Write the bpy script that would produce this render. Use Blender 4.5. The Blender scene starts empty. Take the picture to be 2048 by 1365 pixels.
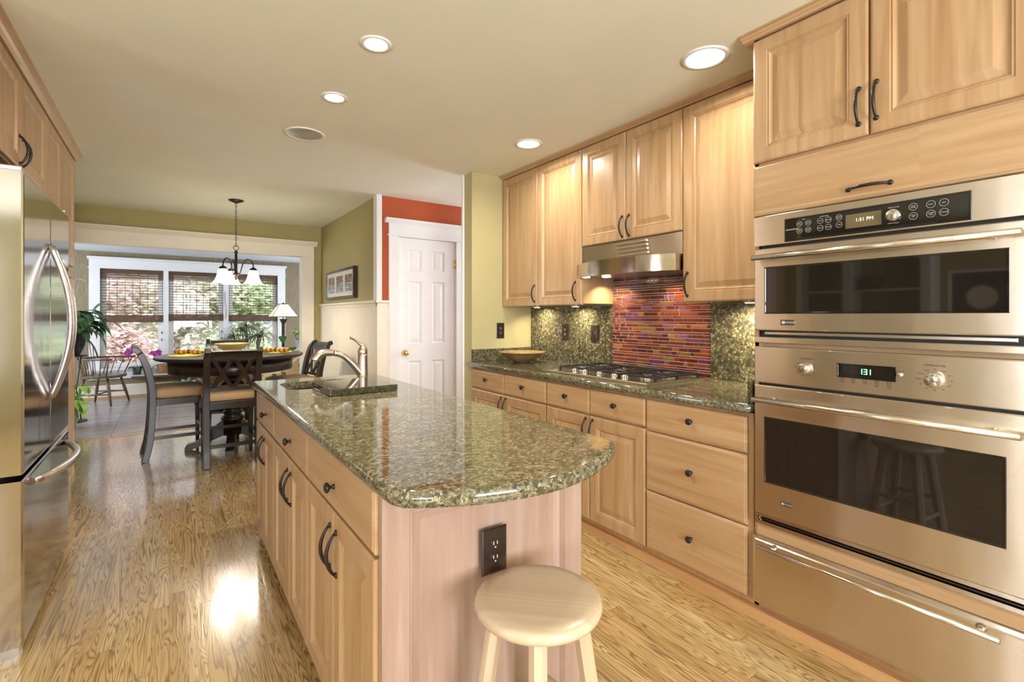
import bpy, bmesh, math, random
from math import sin, cos, pi, radians
from mathutils import Vector, Matrix
random.seed(7)
S = bpy.context.scene
COL = S.collection

# ---------------------------------------------------------------- camera, world, lights, exposure
cam_d = bpy.data.cameras.new('camera')
cam = bpy.data.objects.new('camera', cam_d); COL.objects.link(cam)
cam.location = (0, 0, 1.30)
cam.rotation_euler = (radians(90), 0, radians(-35.03))
cam_d.sensor_width = 36; cam_d.lens = 978 / 2048 * 36
cam_d.shift_y = -50.5 / 2048
cam_d.clip_start = 0.02; cam_d.clip_end = 200
S.camera = cam

W = bpy.data.worlds.new('world'); S.world = W; W.use_nodes = True
_b = W.node_tree.nodes['Background']
_b.inputs[0].default_value = (0.72, 0.83, 1.0, 1); _b.inputs[1].default_value = 2.2

S.view_settings.view_transform = 'Standard'
S.view_settings.look = 'None'
S.view_settings.gamma = 1; S.view_settings.use_curve_mapping = False
S.view_settings.exposure = 0.10
S.cycles.use_denoising = True
S.cycles.max_bounces = 8; S.cycles.diffuse_bounces = 4; S.cycles.glossy_bounces = 4
S.cycles.transparent_max_bounces = 16
S.cycles.caustics_reflective = False; S.cycles.caustics_refractive = False
S.cycles.sample_clamp_indirect = 6

def area(name, loc, aim, sx, sy, power, color, spread=180, shape='RECTANGLE'):
    d = bpy.data.lights.new(name, 'AREA'); d.shape = shape; d.size = sx
    if shape in ('RECTANGLE', 'ELLIPSE'): d.size_y = sy
    d.energy = power; d.color = color; d.spread = radians(spread)
    o = bpy.data.objects.new(name, d); COL.objects.link(o); o.location = loc
    o.rotation_euler = Vector(aim).to_track_quat('-Z', 'Y').to_euler()
    return o
# daylight fill through added rear and study windows; daylight of the hall and sunroom
area('added_rear_daylight', (0.55, -3.05, 1.45), (0, 1, 0.5), 1.7, 1.7, 230, (0.97, 0.97, 1.0))
area('added_rear_daylight', (-2.75, -3.05, 1.45), (0.2, 1, 0.5), 1.7, 1.7, 115, (0.97, 0.97, 1.0))
area('added_study_daylight', (-3.95, 0.75, 1.5), (1, 0, -0.05), 0.75, 1.5, 36, (0.97, 0.97, 1.0))
area('added_study_daylight', (-3.95, 3.88, 1.5), (1, -0.3, -0.05), 0.3, 1.5, 16, (0.97, 0.97, 1.0))
area('daylight_hall_window', (4.55, 4.2, 1.6), (-1, 0, 0), 0.8, 1.3, 40, (0.86, 0.92, 1.0))
area('daylight_sunroom_window', (-2.75, 8.5, 1.4), (1, 0, -0.1), 1.9, 1.6, 75, (0.76, 0.85, 1.0))
area('daylight_sunroom_window', (3.05, 8.5, 1.4), (-1, 0, -0.1), 1.9, 1.6, 45, (0.76, 0.85, 1.0))
_sd = bpy.data.lights.new('garden_fill_sun', 'SUN'); _sd.energy = 5.0; _sd.angle = radians(6); _sd.color = (0.96, 0.97, 1.0)  # sun lamp added to brighten the garden trees
_so = bpy.data.objects.new('garden_fill_sun', _sd); COL.objects.link(_so); _so.rotation_euler = Vector((0.12, 0.55, -0.83)).to_track_quat('-Z', 'Y').to_euler()
for _x in (-0.48, 0.39, 1.25):
    _p = area('window_portal', (_x, 10.12, 1.25), (0, -1, 0), 0.8, 1.5, 1, (1, 1, 1)); _p.data.cycles.is_portal = True

# ---------------------------------------------------------------- helpers
class MB:
    """collects shapes; build() links them as ONE mesh object"""
    def __init__(s, fn=None):
        s.v = []; s.f = []; s.sm = []; s.mi = []; s.fn = fn; s.cur = 0; s.cols = None
    def add(s, vs, fs, smooth=False):
        o = len(s.v)
        fn = s.fn
        s.v += [tuple(fn(*p)) if fn else tuple(p) for p in vs]
        for f in fs:
            s.f.append([i + o for i in f]); s.sm.append(smooth); s.mi.append(s.cur)
        return s
    def box(s, x0, x1, y0, y1, z0, z1):
        vs = [(x, y, z) for z in (z0, z1) for y in (y0, y1) for x in (x0, x1)]
        return s.add(vs, [(0, 2, 3, 1), (4, 5, 7, 6), (0, 1, 5, 4), (2, 6, 7, 3), (0, 4, 6, 2), (1, 3, 7, 5)])
    def prism(s, pts, axis, a, b, smooth=False):
        """pts: 2-D outline; axis 0: (y,z) along x, 1: (x,z) along y, 2: (x,y) along z"""
        def P(p, t): return (t, p[0], p[1]) if axis == 0 else ((p[0], t, p[1]) if axis == 1 else (p[0], p[1], t))
        n = len(pts)
        vs = [P(p, a) for p in pts] + [P(p, b) for p in pts]
        s.add(vs, [tuple(range(n - 1, -1, -1)), tuple(range(n, 2 * n))])
        s.add(vs, [(i, (i + 1) % n, (i + 1) % n + n, i + n) for i in range(n)], smooth)
        return s
    def lathe(s, prof, seg=24, c=(0, 0, 0), sy=1.0, smooth=True, cap=True, a0=0.0, sq=None):
        """prof: (r, z) pairs, turned about z at c"""
        vs = []
        for r, z in prof:
            for i in range(seg):
                a = a0 + 2 * pi * i / seg
                vs.append((c[0] + r * cos(a), c[1] + r * sin(a) * sy, c[2] + z))
        fs = []
        for k in range(len(prof) - 1):
            for i in range(seg):
                j = (i + 1) % seg
                fs.append((k * seg + i, k * seg + j, (k + 1) * seg + j, (k + 1) * seg + i))
        s.add(vs, fs, smooth)
        if cap:
            s.add(vs, [tuple(range(seg - 1, -1, -1)), tuple(range((len(prof) - 1) * seg, len(prof) * seg))])
        return s
    def tube(s, pts, r, seg=10, cap=True, flat=1.0, closed=False, smooth=True, up=None):
        """r: a number or one per point; flat squashes the section along the second normal"""
        P = [Vector(p) for p in pts]; n = len(P)
        R = r if isinstance(r, (list, tuple)) else [r] * n
        T = []
        for i in range(n):
            a = P[(i - 1) % n] if (closed or i > 0) else P[i]
            b = P[(i + 1) % n] if (closed or i < n - 1) else P[i]
            T.append((b - a).normalized())
        u = Vector(up) if up else (Vector((0, 0, 1)) if abs(T[0].z) < 0.9 else Vector((1, 0, 0)))
        vs = []
        for i in range(n):
            u = (u - T[i] * u.dot(T[i]))
            u = u.normalized() if u.length > 1e-6 else T[i].orthogonal().normalized()
            w = T[i].cross(u)
            for k in range(seg):
                a = 2 * pi * (k + (0.5 if seg == 4 else 0)) / seg
                vs.append(tuple(P[i] + u * (R[i] * cos(a)) + w * (R[i] * flat * sin(a))))
        fs = []
        for i in range(n if closed else n - 1):
            for k in range(seg):
                j = (k + 1) % seg; i2 = (i + 1) % n
                fs.append((i * seg + k, i * seg + j, i2 * seg + j, i2 * seg + k))
        s.add(vs, fs, smooth and seg > 4)
        if cap and not closed:
            s.add(vs, [tuple(range(seg - 1, -1, -1)), tuple(range((n - 1) * seg, n * seg))])
        return s
    def bar(s, a, b, w, t, up=(0, 0, 1)):
        """rectangular bar from a to b, w wide along up, t thick across"""
        A = Vector(a); B = Vector(b); d = (B - A).normalized()
        u = Vector(up); u = (u - d * u.dot(d)).normalized(); n = d.cross(u)
        vs = [tuple(p + u * (w / 2 * i) + n * (t / 2 * j)) for p in (A, B) for i, j in ((-1, -1), (1, -1), (1, 1), (-1, 1))]
        return s.add(vs, [(3, 2, 1, 0), (4, 5, 6, 7)] + [(i, (i + 1) % 4, (i + 1) % 4 + 4, i + 4) for i in range(4)])
    def rings(s, u0, u1, v0, v1, prof, back=True):
        """mitred rectangular rings: prof of (inset, height); the last one is capped"""
        vs = []
        for ins, w in prof:
            vs += [(u0 + ins, v0 + ins, w), (u1 - ins, v0 + ins, w), (u1 - ins, v1 - ins, w), (u0 + ins, v1 - ins, w)]
        fs = []
        for k in range(len(prof) - 1):
            for i in range(4):
                j = (i + 1) % 4
                fs.append((k * 4 + i, k * 4 + j, k * 4 + 4 + j, k * 4 + 4 + i))
        m = (len(prof) - 1) * 4
        fs.append((m, m + 1, m + 2, m + 3))
        if back: fs.append((3, 2, 1, 0))
        return s.add(vs, fs)
    def sphere(s, c, r, seg=12, ring=8, sx=1, sy=1, sz=1):
        prof = [(max(1e-4, r * sin(pi * k / ring)), -r * cos(pi * k / ring)) for k in range(ring + 1)]
        vs = []
        for rr, z in prof:
            for i in range(seg):
                a = 2 * pi * i / seg
                vs.append((c[0] + rr * cos(a) * sx, c[1] + rr * sin(a) * sy, c[2] + z * sz))
        fs = [(k * seg + i, k * seg + (i + 1) % seg, (k + 1) * seg + (i + 1) % seg, (k + 1) * seg + i) for k in range(ring) for i in range(seg)]
        return s.add(vs, fs, True)
    def leaf(s, base, d, up, L, wd, curl=0.3, n=6, fold=0.15, shape=0):
        """a leaf blade with midrib fold, drooping by curl"""
        d = Vector(d).normalized(); up = Vector(up); up = (up - d * up.dot(d)).normalized(); sd = d.cross(up)
        p = Vector(base); vs = []; st = L / n
        for i in range(n + 1):
            t = i / n
            if shape == 1: ww = wd * max(0.03, 1 - t) ** 0.6 * (0.55 + 0.45 * min(1, t * 5))
            else: ww = wd * max(0.02, sin(pi * min(1, t * 0.94 + 0.05)) ** 0.8)
            vs += [tuple(p - sd * ww / 2 + up * (fold * ww)), tuple(p), tuple(p + sd * ww / 2 + up * (fold * ww))]
            d2 = (d - up * (curl * 2 / n)).normalized(); up = (up - d2 * up.dot(d2)).normalized(); d = d2
            p = p + d * st
        fs = []
        for i in range(n):
            a = i * 3
            fs += [(a, a + 1, a + 4, a + 3), (a + 1, a + 2, a + 5, a + 4)]
        return s.add(vs, fs, True)
    def build(s, name, mat, parent=None, local=False, bevel=0.0, seg=2, label=None, recalc=True, subsurf=0, weld=True):
        me = bpy.data.meshes.new(name)
        off = Vector((0, 0, 0))
        if parent is not None and not local:
            r = parent
            while r.parent: r = r.parent
            off = Vector(r.location)
        me.from_pydata([tuple(Vector(p) - off) for p in s.v], [], s.f)
        mats = mat if isinstance(mat, (list, tuple)) else [mat]
        for m in mats: me.materials.append(m)
        for p, sm, mi in zip(me.polygons, s.sm, s.mi): p.use_smooth = sm; p.material_index = mi
        if s.cols:
            at = me.color_attributes.new('tint', 'FLOAT_COLOR', 'CORNER')
            li = 0
            for p, c in zip(me.polygons, s.cols):
                for _ in p.loop_indices: at.data[li].color = (*c, 1); li += 1
        if not s.cols and (weld or recalc or bevel):
            bm = bmesh.new(); bm.from_mesh(me)
            if weld: bmesh.ops.remove_doubles(bm, verts=bm.verts, dist=1e-5)
            if recalc: bmesh.ops.recalc_face_normals(bm, faces=bm.faces)
            if bevel:
                es = [e for e in bm.edges if len(e.link_faces) == 2 and e.calc_face_angle(0) > 0.6]
                bmesh.ops.bevel(bm, geom=es, offset=bevel, segments=seg, affect='EDGES', profile=0.5, clamp_overlap=True)
            bm.to_mesh(me); bm.free()
        o = bpy.data.objects.new(name, me); COL.objects.link(o)
        if parent is not None: o.parent = parent
        if label: o['label'] = label
        if subsurf:
            m = o.modifiers.new('sub', 'SUBSURF'); m.levels = subsurf; m.render_levels = subsurf
        return o

def tag(o, label, cat, group=None, kind=None):
    o['label'] = label; o['category'] = cat
    if group: o['group'] = group
    if kind: o['kind'] = kind
    return o
def thing(name, label, cat, loc=(0, 0, 0), rotz=0, group=None):
    o = bpy.data.objects.new(name, None); COL.objects.link(o)
    o.location = loc; o.rotation_euler = (0, 0, rotz); o.empty_display_size = 0.1
    return tag(o, label, cat, group)
def struct(name, mb, mat, parent=None, **k):
    o = mb.build(name, mat, parent, **k)
    if parent is None: o['kind'] = 'structure'
    return o
def copy_tree(o, parent=None):
    c = o.copy(); COL.objects.link(c)
    if parent is not None: c.parent = parent
    for ch in [x for x in bpy.data.objects if x.parent == o]: copy_tree(ch, c)
    return c
def faceX(X, sg=-1): return lambda u, v, w: (X + sg * w, u, v)      # u = world y, v = world z, w outward
def faceY(Y, sg=-1): return lambda u, v, w: (u, Y + sg * w, v)      # u = world x
def arc(n, f): return [f(i / n) for i in range(n + 1)]
def grid_wall(mb, axis, t0, t1, a0, a1, z0, z1, holes=()):
    """wall slab: axis 1 -> lies in x-z between y=t0..t1; axis 0 -> lies in y-z between x=t0..t1"""
    us = sorted({a0, a1} | {h[0] for h in holes} | {h[1] for h in holes})
    zs = sorted({z0, z1} | {h[2] for h in holes} | {h[3] for h in holes})
    for i in range(len(us) - 1):
        for k in range(len(zs) - 1):
            cu = (us[i] + us[i + 1]) / 2; cz = (zs[k] + zs[k + 1]) / 2
            if any(h[0] < cu < h[1] and h[2] < cz < h[3] for h in holes): continue
            if axis == 1: mb.box(us[i], us[i + 1], t0, t1, zs[k], zs[k + 1])
            else: mb.box(t0, t1, us[i], us[i + 1], zs[k], zs[k + 1])
    return mb
_fonts = {}
def text_mesh(mb, s, size, u, v, w=0.0, flip=False, align='CENTER'):
    """adds lettering to mb in (u, v, w); flip for walls where reading runs towards -u"""
    cu = bpy.data.curves.new('lettering', 'FONT'); cu.body = s; cu.size = size
    cu.align_x = align; cu.align_y = 'CENTER'; cu.resolution_u = 2
    ob = bpy.data.objects.new('lettering', cu)
    me = ob.to_mesh()
    sg = -1 if flip else 1
    mb.add([(u + sg * p.co.x, v + p.co.y, w) for p in me.vertices], [tuple(p.vertices) for p in me.polygons])
    ob.to_mesh_clear(); bpy.data.objects.remove(ob); bpy.data.curves.remove(cu)

# ---------------------------------------------------------------- materials
class NT:
    def __init__(s, name):
        s.m = bpy.data.materials.new(name); s.m.use_nodes = True
        s.t = s.m.node_tree; s.b = s.t.nodes['Principled BSDF']
    def n(s, typ, **k):
        x = s.t.nodes.new(typ)
        for a, v in k.items(): setattr(x, a, v)
        return x
    def l(s, a, b): s.t.links.new(a, b)
    def set(s, **k):
        for a, v in k.items(): s.b.inputs[a.replace('_', ' ')].default_value = v
    def pos(s): return s.n('ShaderNodeNewGeometry').outputs['Position']
    def obj(s): return s.n('ShaderNodeTexCoord').outputs['Object']
    def math(s, op, a, b=None, c=None):
        x = s.n('ShaderNodeMath', operation=op)
        for i, q in enumerate((a, b, c)):
            if q is None: continue
            if isinstance(q, (int, float)): x.inputs[i].default_value = q
            else: s.l(q, x.inputs[i])
        return x.outputs[0]
    def scale(s, vec, sc):
        x = s.n('ShaderNodeVectorMath', operation='MULTIPLY'); s.l(vec, x.inputs[0]); x.inputs[1].default_value = sc
        return x.outputs[0]
    def vadd(s, a, b):
        x = s.n('ShaderNodeVectorMath', operation='ADD'); s.l(a, x.inputs[0])
        if isinstance(b, tuple): x.inputs[1].default_value = b
        else: s.l(b, x.inputs[1])
        return x.outputs[0]
    def sep(s, vec):
        x = s.n('ShaderNodeSeparateXYZ'); s.l(vec, x.inputs[0]); return x.outputs
    def comb(s, a, b, c):
        x = s.n('ShaderNodeCombineXYZ')
        for i, q in enumerate((a, b, c)):
            if isinstance(q, (int, float)): x.inputs[i].default_value = q
            else: s.l(q, x.inputs[i])
        return x.outputs[0]
    def noise(s, vec, sc=5, det=2, rough=0.5, dist=0.0):
        x = s.n('ShaderNodeTexNoise'); s.l(vec, x.inputs['Vector'])
        x.inputs['Scale'].default_value = sc; x.inputs['Detail'].default_value = det
        x.inputs['Roughness'].default_value = rough; x.inputs['Distortion'].default_value = dist
        return x.outputs[0]
    def white(s, vec):
        x = s.n('ShaderNodeTexWhiteNoise', noise_dimensions='3D'); s.l(vec, x.inputs['Vector']); return x.outputs
    def ramp(s, fac, stops):
        x = s.n('ShaderNodeValToRGB'); e = x.color_ramp.elements
        while len(e) < len(stops): e.new(0.5)
        for i, (p, c) in enumerate(stops): e[i].position = p; e[i].color = (*c, 1)
        s.l(fac, x.inputs[0]); return x.outputs[0]
    def mix(s, fac, a, b, typ='MIX'):
        x = s.n('ShaderNodeMix', data_type='RGBA', blend_type=typ)
        for i, q in ((0, fac), (6, a), (7, b)):
            if isinstance(q, (int, float)): x.inputs[i].default_value = q
            elif isinstance(q, tuple): x.inputs[i].default_value = (*q, 1)
            else: s.l(q, x.inputs[i])
        return x.outputs[2]
    def col(s, c): s.l(c, s.b.inputs['Base Color'])
    def bump(s, h, strength=0.2, dist=0.01):
        x = s.n('ShaderNodeBump'); x.inputs['Strength'].default_value = strength; x.inputs['Distance'].default_value = dist
        s.l(h, x.inputs['Height']); s.l(x.outputs[0], s.b.inputs['Normal'])

def plain(name, c, rough=0.5, metal=0.0, var=0.06, vs=8.0, **k):
    q = NT(name); q.set(Roughness=rough, Metallic=metal, **k)
    f = q.noise(q.obj(), vs, 3)
    lo = tuple(max(0, x * (1 - var)) for x in c); hi = tuple(min(1, x * (1 + var)) for x in c)
    q.col(q.ramp(f, [(0.3, lo), (0.7, hi)]))
    return q.m
def emit(name, c, st):
    q = NT(name); q.set(Base_Color=(*c, 1), Emission_Color=(*c, 1), Emission_Strength=st, Roughness=0.4); return q.m

def maple(name, horiz=False, base=(0.460, 0.293, 0.150), dark=(0.355, 0.200, 0.088), light=(0.545, 0.380, 0.225), rough=0.33):
    q = NT(name); q.set(Roughness=rough, Coat_Weight=0.15, Coat_Roughness=0.15)
    x, y, z = q.sep(q.pos())
    u = q.math('ADD', x, y)
    if horiz: a, b = z, u
    else: a, b = u, z
    stave = q.math('FLOOR', q.math('DIVIDE', a, 0.083))
    r = q.white(q.comb(stave, q.math('FLOOR', q.math('DIVIDE', b, 1.3)), 3.0))[0]
    g = q.noise(q.comb(q.math('MULTIPLY', a, 26.0), q.math('MULTIPLY', b, 1.6), q.math('MULTIPLY', r, 40.0)), 1.0, 4, 0.55, 0.4)
    big = q.noise(q.comb(q.math('MULTIPLY', a, 5.0), q.math('MULTIPLY', b, 2.0), r), 1.0, 2)
    c = q.ramp(g, [(0.25, dark), (0.5, base), (0.75, light)])
    c = q.mix(q.math('MULTIPLY', q.math('SUBTRACT', r, 0.5), 0.5), c, light)
    c = q.mix(q.math('MULTIPLY', big, 0.35), c, base)
    q.col(c); q.bump(g, 0.03, 0.002)
    return q.m

def oak_floor():
    q = NT('oak_strip_floor'); q.set(Roughness=0.22, Coat_Weight=0.9, Coat_Roughness=0.12)
    x, y, z = q.sep(q.pos())
    u = q.math('DIVIDE', x, 0.0585); row = q.math('FLOOR', u)
    rr = q.white(q.comb(row, 1.0, 2.0))[0]
    v = q.math('ADD', q.math('DIVIDE', y, 0.85), q.math('MULTIPLY', rr, 7.0)); cell = q.math('FLOOR', v)
    w = q.white(q.comb(row, cell, 5.0)); r = w[0]
    vec = q.comb(q.math('MULTIPLY', x, 27.0), q.math('MULTIPLY', y, 1.7), q.math('MULTIPLY', r, 60.0))
    n1 = q.noise(vec, 1.0, 1.5, 0.45, 0.55)
    sel = q.math('ADD', 9.0, q.math('MULTIPLY', r, 8.0))
    band = q.math('FRACT', q.math('MULTIPLY', n1, sel))
    line = q.ramp(band, [(0.0, (0, 0, 0)), (0.42, (0.0, 0.0, 0.0)), (0.80, (1, 1, 1)), (0.92, (0.85, 0.85, 0.85)), (1.0, (0, 0, 0))])
    fine = q.noise(q.comb(q.math('MULTIPLY', x, 330.0), q.math('MULTIPLY', y, 9.0), r), 1.0, 2, 0.6)
    c0 = q.ramp(r, [(0.0, (0.44, 0.29, 0.115)), (0.35, (0.54, 0.375, 0.165)), (0.7, (0.60, 0.445, 0.22)), (1.0, (0.50, 0.32, 0.13))])
    c1 = q.mix(q.math('MULTIPLY', q.ramp(fine, [(0.45, (0, 0, 0)), (0.75, (1, 1, 1))]), 0.35), c0, (0.30, 0.175, 0.06))
    c2 = q.mix(q.math('MULTIPLY', line, 0.88), c1, (0.185, 0.100, 0.034))
    fu = q.math('FRACT', u); fv = q.math('FRACT', v)
    gap = q.math('MAXIMUM', q.math('LESS_THAN', fu, 0.022), q.math('LESS_THAN', fv, 0.003))
    c3 = q.mix(q.math('MULTIPLY', gap, 0.75), c2, (0.10, 0.055, 0.02))
    q.col(c3); q.bump(line, 0.12, 0.002)
    return q.m

def tile_floor():
    q = NT('grey_floor_tile'); q.set(Roughness=0.2)
    x, y, z = q.sep(q.pos())
    u = q.math('DIVIDE', q.math('ADD', x, 0.52), 0.41); v = q.math('DIVIDE', q.math('SUBTRACT', y, 6.73), 0.41)
    r = q.white(q.comb(q.math('FLOOR', u), q.math('FLOOR', v), 1.0))[0]
    n = q.noise(q.comb(q.math('MULTIPLY', x, 1.5), q.math('MULTIPLY', y, 16.0), r), 1.6, 5, 0.6)
    c = q.ramp(n, [(0.3, (0.20, 0.165, 0.155)), (0.55, (0.33, 0.285, 0.275)), (0.75, (0.43, 0.385, 0.375))])
    g = q.math('MAXIMUM', q.math('LESS_THAN', q.math('FRACT', u), 0.014), q.math('LESS_THAN', q.math('FRACT', v), 0.014))
    q.col(q.mix(g, c, (0.06, 0.045, 0.04))); q.bump(n, 0.06, 0.004)
    return q.m

def granite(name, bright=1.0, scale=1.0, edge=0.55):
    q = NT(name); q.set(Roughness=0.06, Specular_IOR_Level=0.55)
    p = q.pos()
    w = q.n('ShaderNodeTexNoise'); q.l(p, w.inputs['Vector']); w.inputs['Scale'].default_value = 45 * scale
    pv = q.vadd(p, q.scale(w.outputs['Color'], (0.02, 0.02, 0.02)))
    vo = q.n('ShaderNodeTexVoronoi'); q.l(pv, vo.inputs['Vector']); vo.inputs['Scale'].default_value = 75 * scale
    vd = q.n('ShaderNodeTexVoronoi', feature='DISTANCE_TO_EDGE'); q.l(pv, vd.inputs['Vector']); vd.inputs['Scale'].default_value = 75 * scale
    r = q.sep(vo.outputs['Color'])[0]
    b = bright
    c = q.ramp(r, [(0.0, (0.035 * b, 0.036 * b, 0.022 * b)), (0.25, (0.11 * b, 0.097 * b, 0.052 * b)), (0.55, (0.20 * b, 0.172 * b, 0.096 * b)), (0.8, (0.28 * b, 0.246 * b, 0.150 * b)), (1.0, (0.37 * b, 0.332 * b, 0.225 * b))])
    e = q.ramp(vd.outputs['Distance'], [(0.02, (1, 1, 1)), (0.16, (0, 0, 0))])
    c = q.mix(q.math('MULTIPLY', e, edge), c, (0.040, 0.036, 0.022))
    n = q.noise(p, 260 * scale, 2)
    c = q.mix(q.ramp(n, [(0.52, (0, 0, 0)), (0.66, (0.75, 0.75, 0.75))]), c, (0.05 * b, 0.05 * b, 0.03 * b))
    n2 = q.noise(p, 14, 3)
    c = q.mix(q.ramp(n2, [(0.35, (0.35, 0.35, 0.35)), (0.6, (0, 0, 0))]), c, (0.06, 0.058, 0.035))
    q.col(c)
    return q.m

def steel(name, axis='y', c=(0.66, 0.61, 0.54), rough=0.24, br=0.035, aniso=0.0):
    q = NT(name); q.set(Metallic=1.0, Roughness=rough)
    x, y, z = q.sep(q.pos())
    k = {'y': (900.0, 4.0, 900.0), 'z': (900.0, 900.0, 4.0), 'n': (60.0, 60.0, 60.0)}[axis]
    n = q.noise(q.comb(q.math('MULTIPLY', x, k[0]), q.math('MULTIPLY', y, k[1]), q.math('MULTIPLY', z, k[2])), 1.0, 2)
    lo = tuple(v * 0.94 for v in c); hi = tuple(min(1, v * 1.05) for v in c)
    q.col(q.ramp(n, [(0.3, lo), (0.7, hi)]))
    big = q.noise(q.comb(q.math('MULTIPLY', x, 2.0), q.math('MULTIPLY', y, 5.0), q.math('MULTIPLY', z, 1.2)), 1.0, 2)
    h = q.math('ADD', q.math('MULTIPLY', n, br), big)
    if aniso:
        q.set(Anisotropic=aniso)
        t = q.comb(0.0, 0.0, 1.0) if axis == 'y' else q.comb(0.0, 1.0, 0.0)
        q.l(t, q.b.inputs['Tangent'])
    q.bump(h, 0.12, 0.012)
    return q.m

def grasscloth():
    q = NT('woven_grasscloth_wallpaper'); q.set(Roughness=0.85)
    x, y, z = q.sep(q.pos())
    u = q.math('ADD', x, y)
    n = q.noise(q.comb(q.math('MULTIPLY', u, 110.0), 0.0, q.math('MULTIPLY', z, 5.0)), 1.0, 4, 0.7)
    c = q.ramp(n, [(0.3, (0.17, 0.125, 0.070)), (0.5, (0.27, 0.215, 0.130)), (0.7, (0.37, 0.305, 0.205))])
    q.col(c); q.bump(n, 0.2, 0.003)
    return q.m

def bamboo():
    q = NT('brown_woven_bamboo'); q.set(Roughness=0.6)
    x, y, z = q.sep(q.pos())
    n = q.noise(q.comb(q.math('MULTIPLY', x, 9.0), 0.0, q.math('MULTIPLY', z, 150.0)), 1.0, 3)
    q.col(q.ramp(n, [(0.3, (0.045, 0.020, 0.011)), (0.55, (0.125, 0.060, 0.030)), (0.75, (0.23, 0.125, 0.065))]))
    return q.m

def floral():
    q = NT('floral_upholstery'); q.set(Roughness=0.9)
    p = q.pos()
    vo = q.n('ShaderNodeTexVoronoi'); q.l(q.vadd(p, q.scale(q.noise(p, 9, 3), (0.10, 0.10, 0.10))), vo.inputs['Vector']); vo.inputs['Scale'].default_value = 6.5
    n = q.noise(p, 40, 3)
    d = q.math('ADD', vo.outputs['Distance'], q.math('MULTIPLY', n, 0.22))
    m = q.ramp(d, [(0.38, (1, 1, 1)), (0.44, (0, 0, 0))])
    leaf = q.ramp(n, [(0.35, (0.035, 0.030, 0.012)), (0.6, (0.19, 0.16, 0.06))])
    q.col(q.mix(m, (0.66, 0.52, 0.32), leaf))
    return q.m

def plaid():
    q = NT('plaid_cotton'); q.set(Roughness=0.85)
    x, y, z = q.sep(q.obj())
    a = q.math('FRACT', q.math('MULTIPLY', x, 22.0)); b = q.math('FRACT', q.math('MULTIPLY', q.math('ADD', y, z), 22.0))
    c = q.mix(q.math('LESS_THAN', a, 0.45), (0.62, 0.42, 0.10), (0.45, 0.13, 0.03))
    c = q.mix(q.math('MULTIPLY', q.math('LESS_THAN', b, 0.4), 0.6), c, (0.10, 0.13, 0.04))
    c = q.mix(q.math('LESS_THAN', q.math('ABSOLUTE', q.math('SUBTRACT', a, 0.75)), 0.06), c, (0.75, 0.66, 0.40))
    q.col(c)
    return q.m

def leafmat(name, a, b, rough=0.35, trans=0.0):
    q = NT(name); q.set(Roughness=rough)
    if trans: q.set(Subsurface_Weight=0.0)
    n = q.noise(q.obj(), 18, 3)
    q.col(q.ramp(n, [(0.3, a), (0.7, b)]))
    return q.m

def glass_mat(name, tint=(1, 1, 1), refl=0.06, rough=0.0):
    q = NT(name); t = q.t
    tr = q.n('ShaderNodeBsdfTransparent'); tr.inputs[0].default_value = (*tint, 1)
    gl = q.n('ShaderNodeBsdfGlossy'); gl.inputs['Roughness'].default_value = rough
    fr = q.n('ShaderNodeFresnel'); fr.inputs[0].default_value = 1.35
    mx = q.n('ShaderNodeMixShader'); q.l(fr.outputs[0], mx.inputs[0]); q.l(tr.outputs[0], mx.inputs[1]); q.l(gl.outputs[0], mx.inputs[2])
    q.l(mx.outputs[0], t.nodes['Material Output'].inputs[0]); t.nodes.remove(q.b)
    return q.m

M = {}
M['maple'] = maple('maple_vertical_grain')
M['maple_h'] = maple('maple_horizontal_grain', True)
M['maple_pink'] = maple('maple_end_panel', False, (0.385, 0.26, 0.20), (0.315, 0.20, 0.145), (0.47, 0.365, 0.305))
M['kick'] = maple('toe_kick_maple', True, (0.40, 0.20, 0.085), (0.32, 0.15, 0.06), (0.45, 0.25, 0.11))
M['shoe'] = maple('shoe_moulding_maple', True, (0.56, 0.33, 0.15), (0.46, 0.25, 0.10), (0.62, 0.40, 0.20))
M['stoolwood'] = maple('pale_rubberwood', False, (0.58, 0.45, 0.30), (0.50, 0.365, 0.225), (0.66, 0.555, 0.415), 0.28)
M['oak'] = oak_floor(); M['tile'] = tile_floor()
M['granite'] = granite('green_gold_granite_sheen', 1.25, 1.6)  # island stone lightened in colour to stand for its surface sheen
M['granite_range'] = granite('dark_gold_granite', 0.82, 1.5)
M['granite_slab'] = granite('coarse_gold_granite', 0.95, 0.85, 0.85)
M['granite_dark'] = granite('dark_granite', 0.32, 1.5)
M['steel'] = steel('brushed_steel', 'y', (0.70, 0.625, 0.53), aniso=0.85, rough=0.25)
M['steel_visor'] = steel('polished_visor_steel', 'n', (0.62, 0.56, 0.49), 0.14, 0.0)
M['steel_fridge'] = steel('polished_fridge_steel', 'z', (0.60, 0.58, 0.56), 0.10, 0.01)
M['steel_bar'] = steel('satin_steel_bar', 'n', (0.68, 0.64, 0.58), 0.2, 0.0)
M['nickel'] = steel('brushed_nickel', 'n', (0.46, 0.40, 0.34), 0.32, 0.0)
M['grasscloth'] = grasscloth(); M['bamboo'] = bamboo(); M['floral'] = floral(); M['plaid'] = plaid()
M['ceiling'] = plain('ceiling_paint', (0.84, 0.85, 0.74), 0.75, var=0.02, vs=2)
M['ceiling_white'] = plain('sunroom_ceiling_paint', (0.70, 0.72, 0.74), 0.7, var=0.02)
M['olive'] = plain('olive_wall_paint', (0.385, 0.325, 0.130), 0.6, var=0.03, vs=3)
M['olive_lamplit'] = plain('lamplit_olive_wall_paint', (0.46, 0.41, 0.21), 0.6, var=0.03, vs=3)  # same olive paint, with lamplight on the stub wall put into the colour
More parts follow.
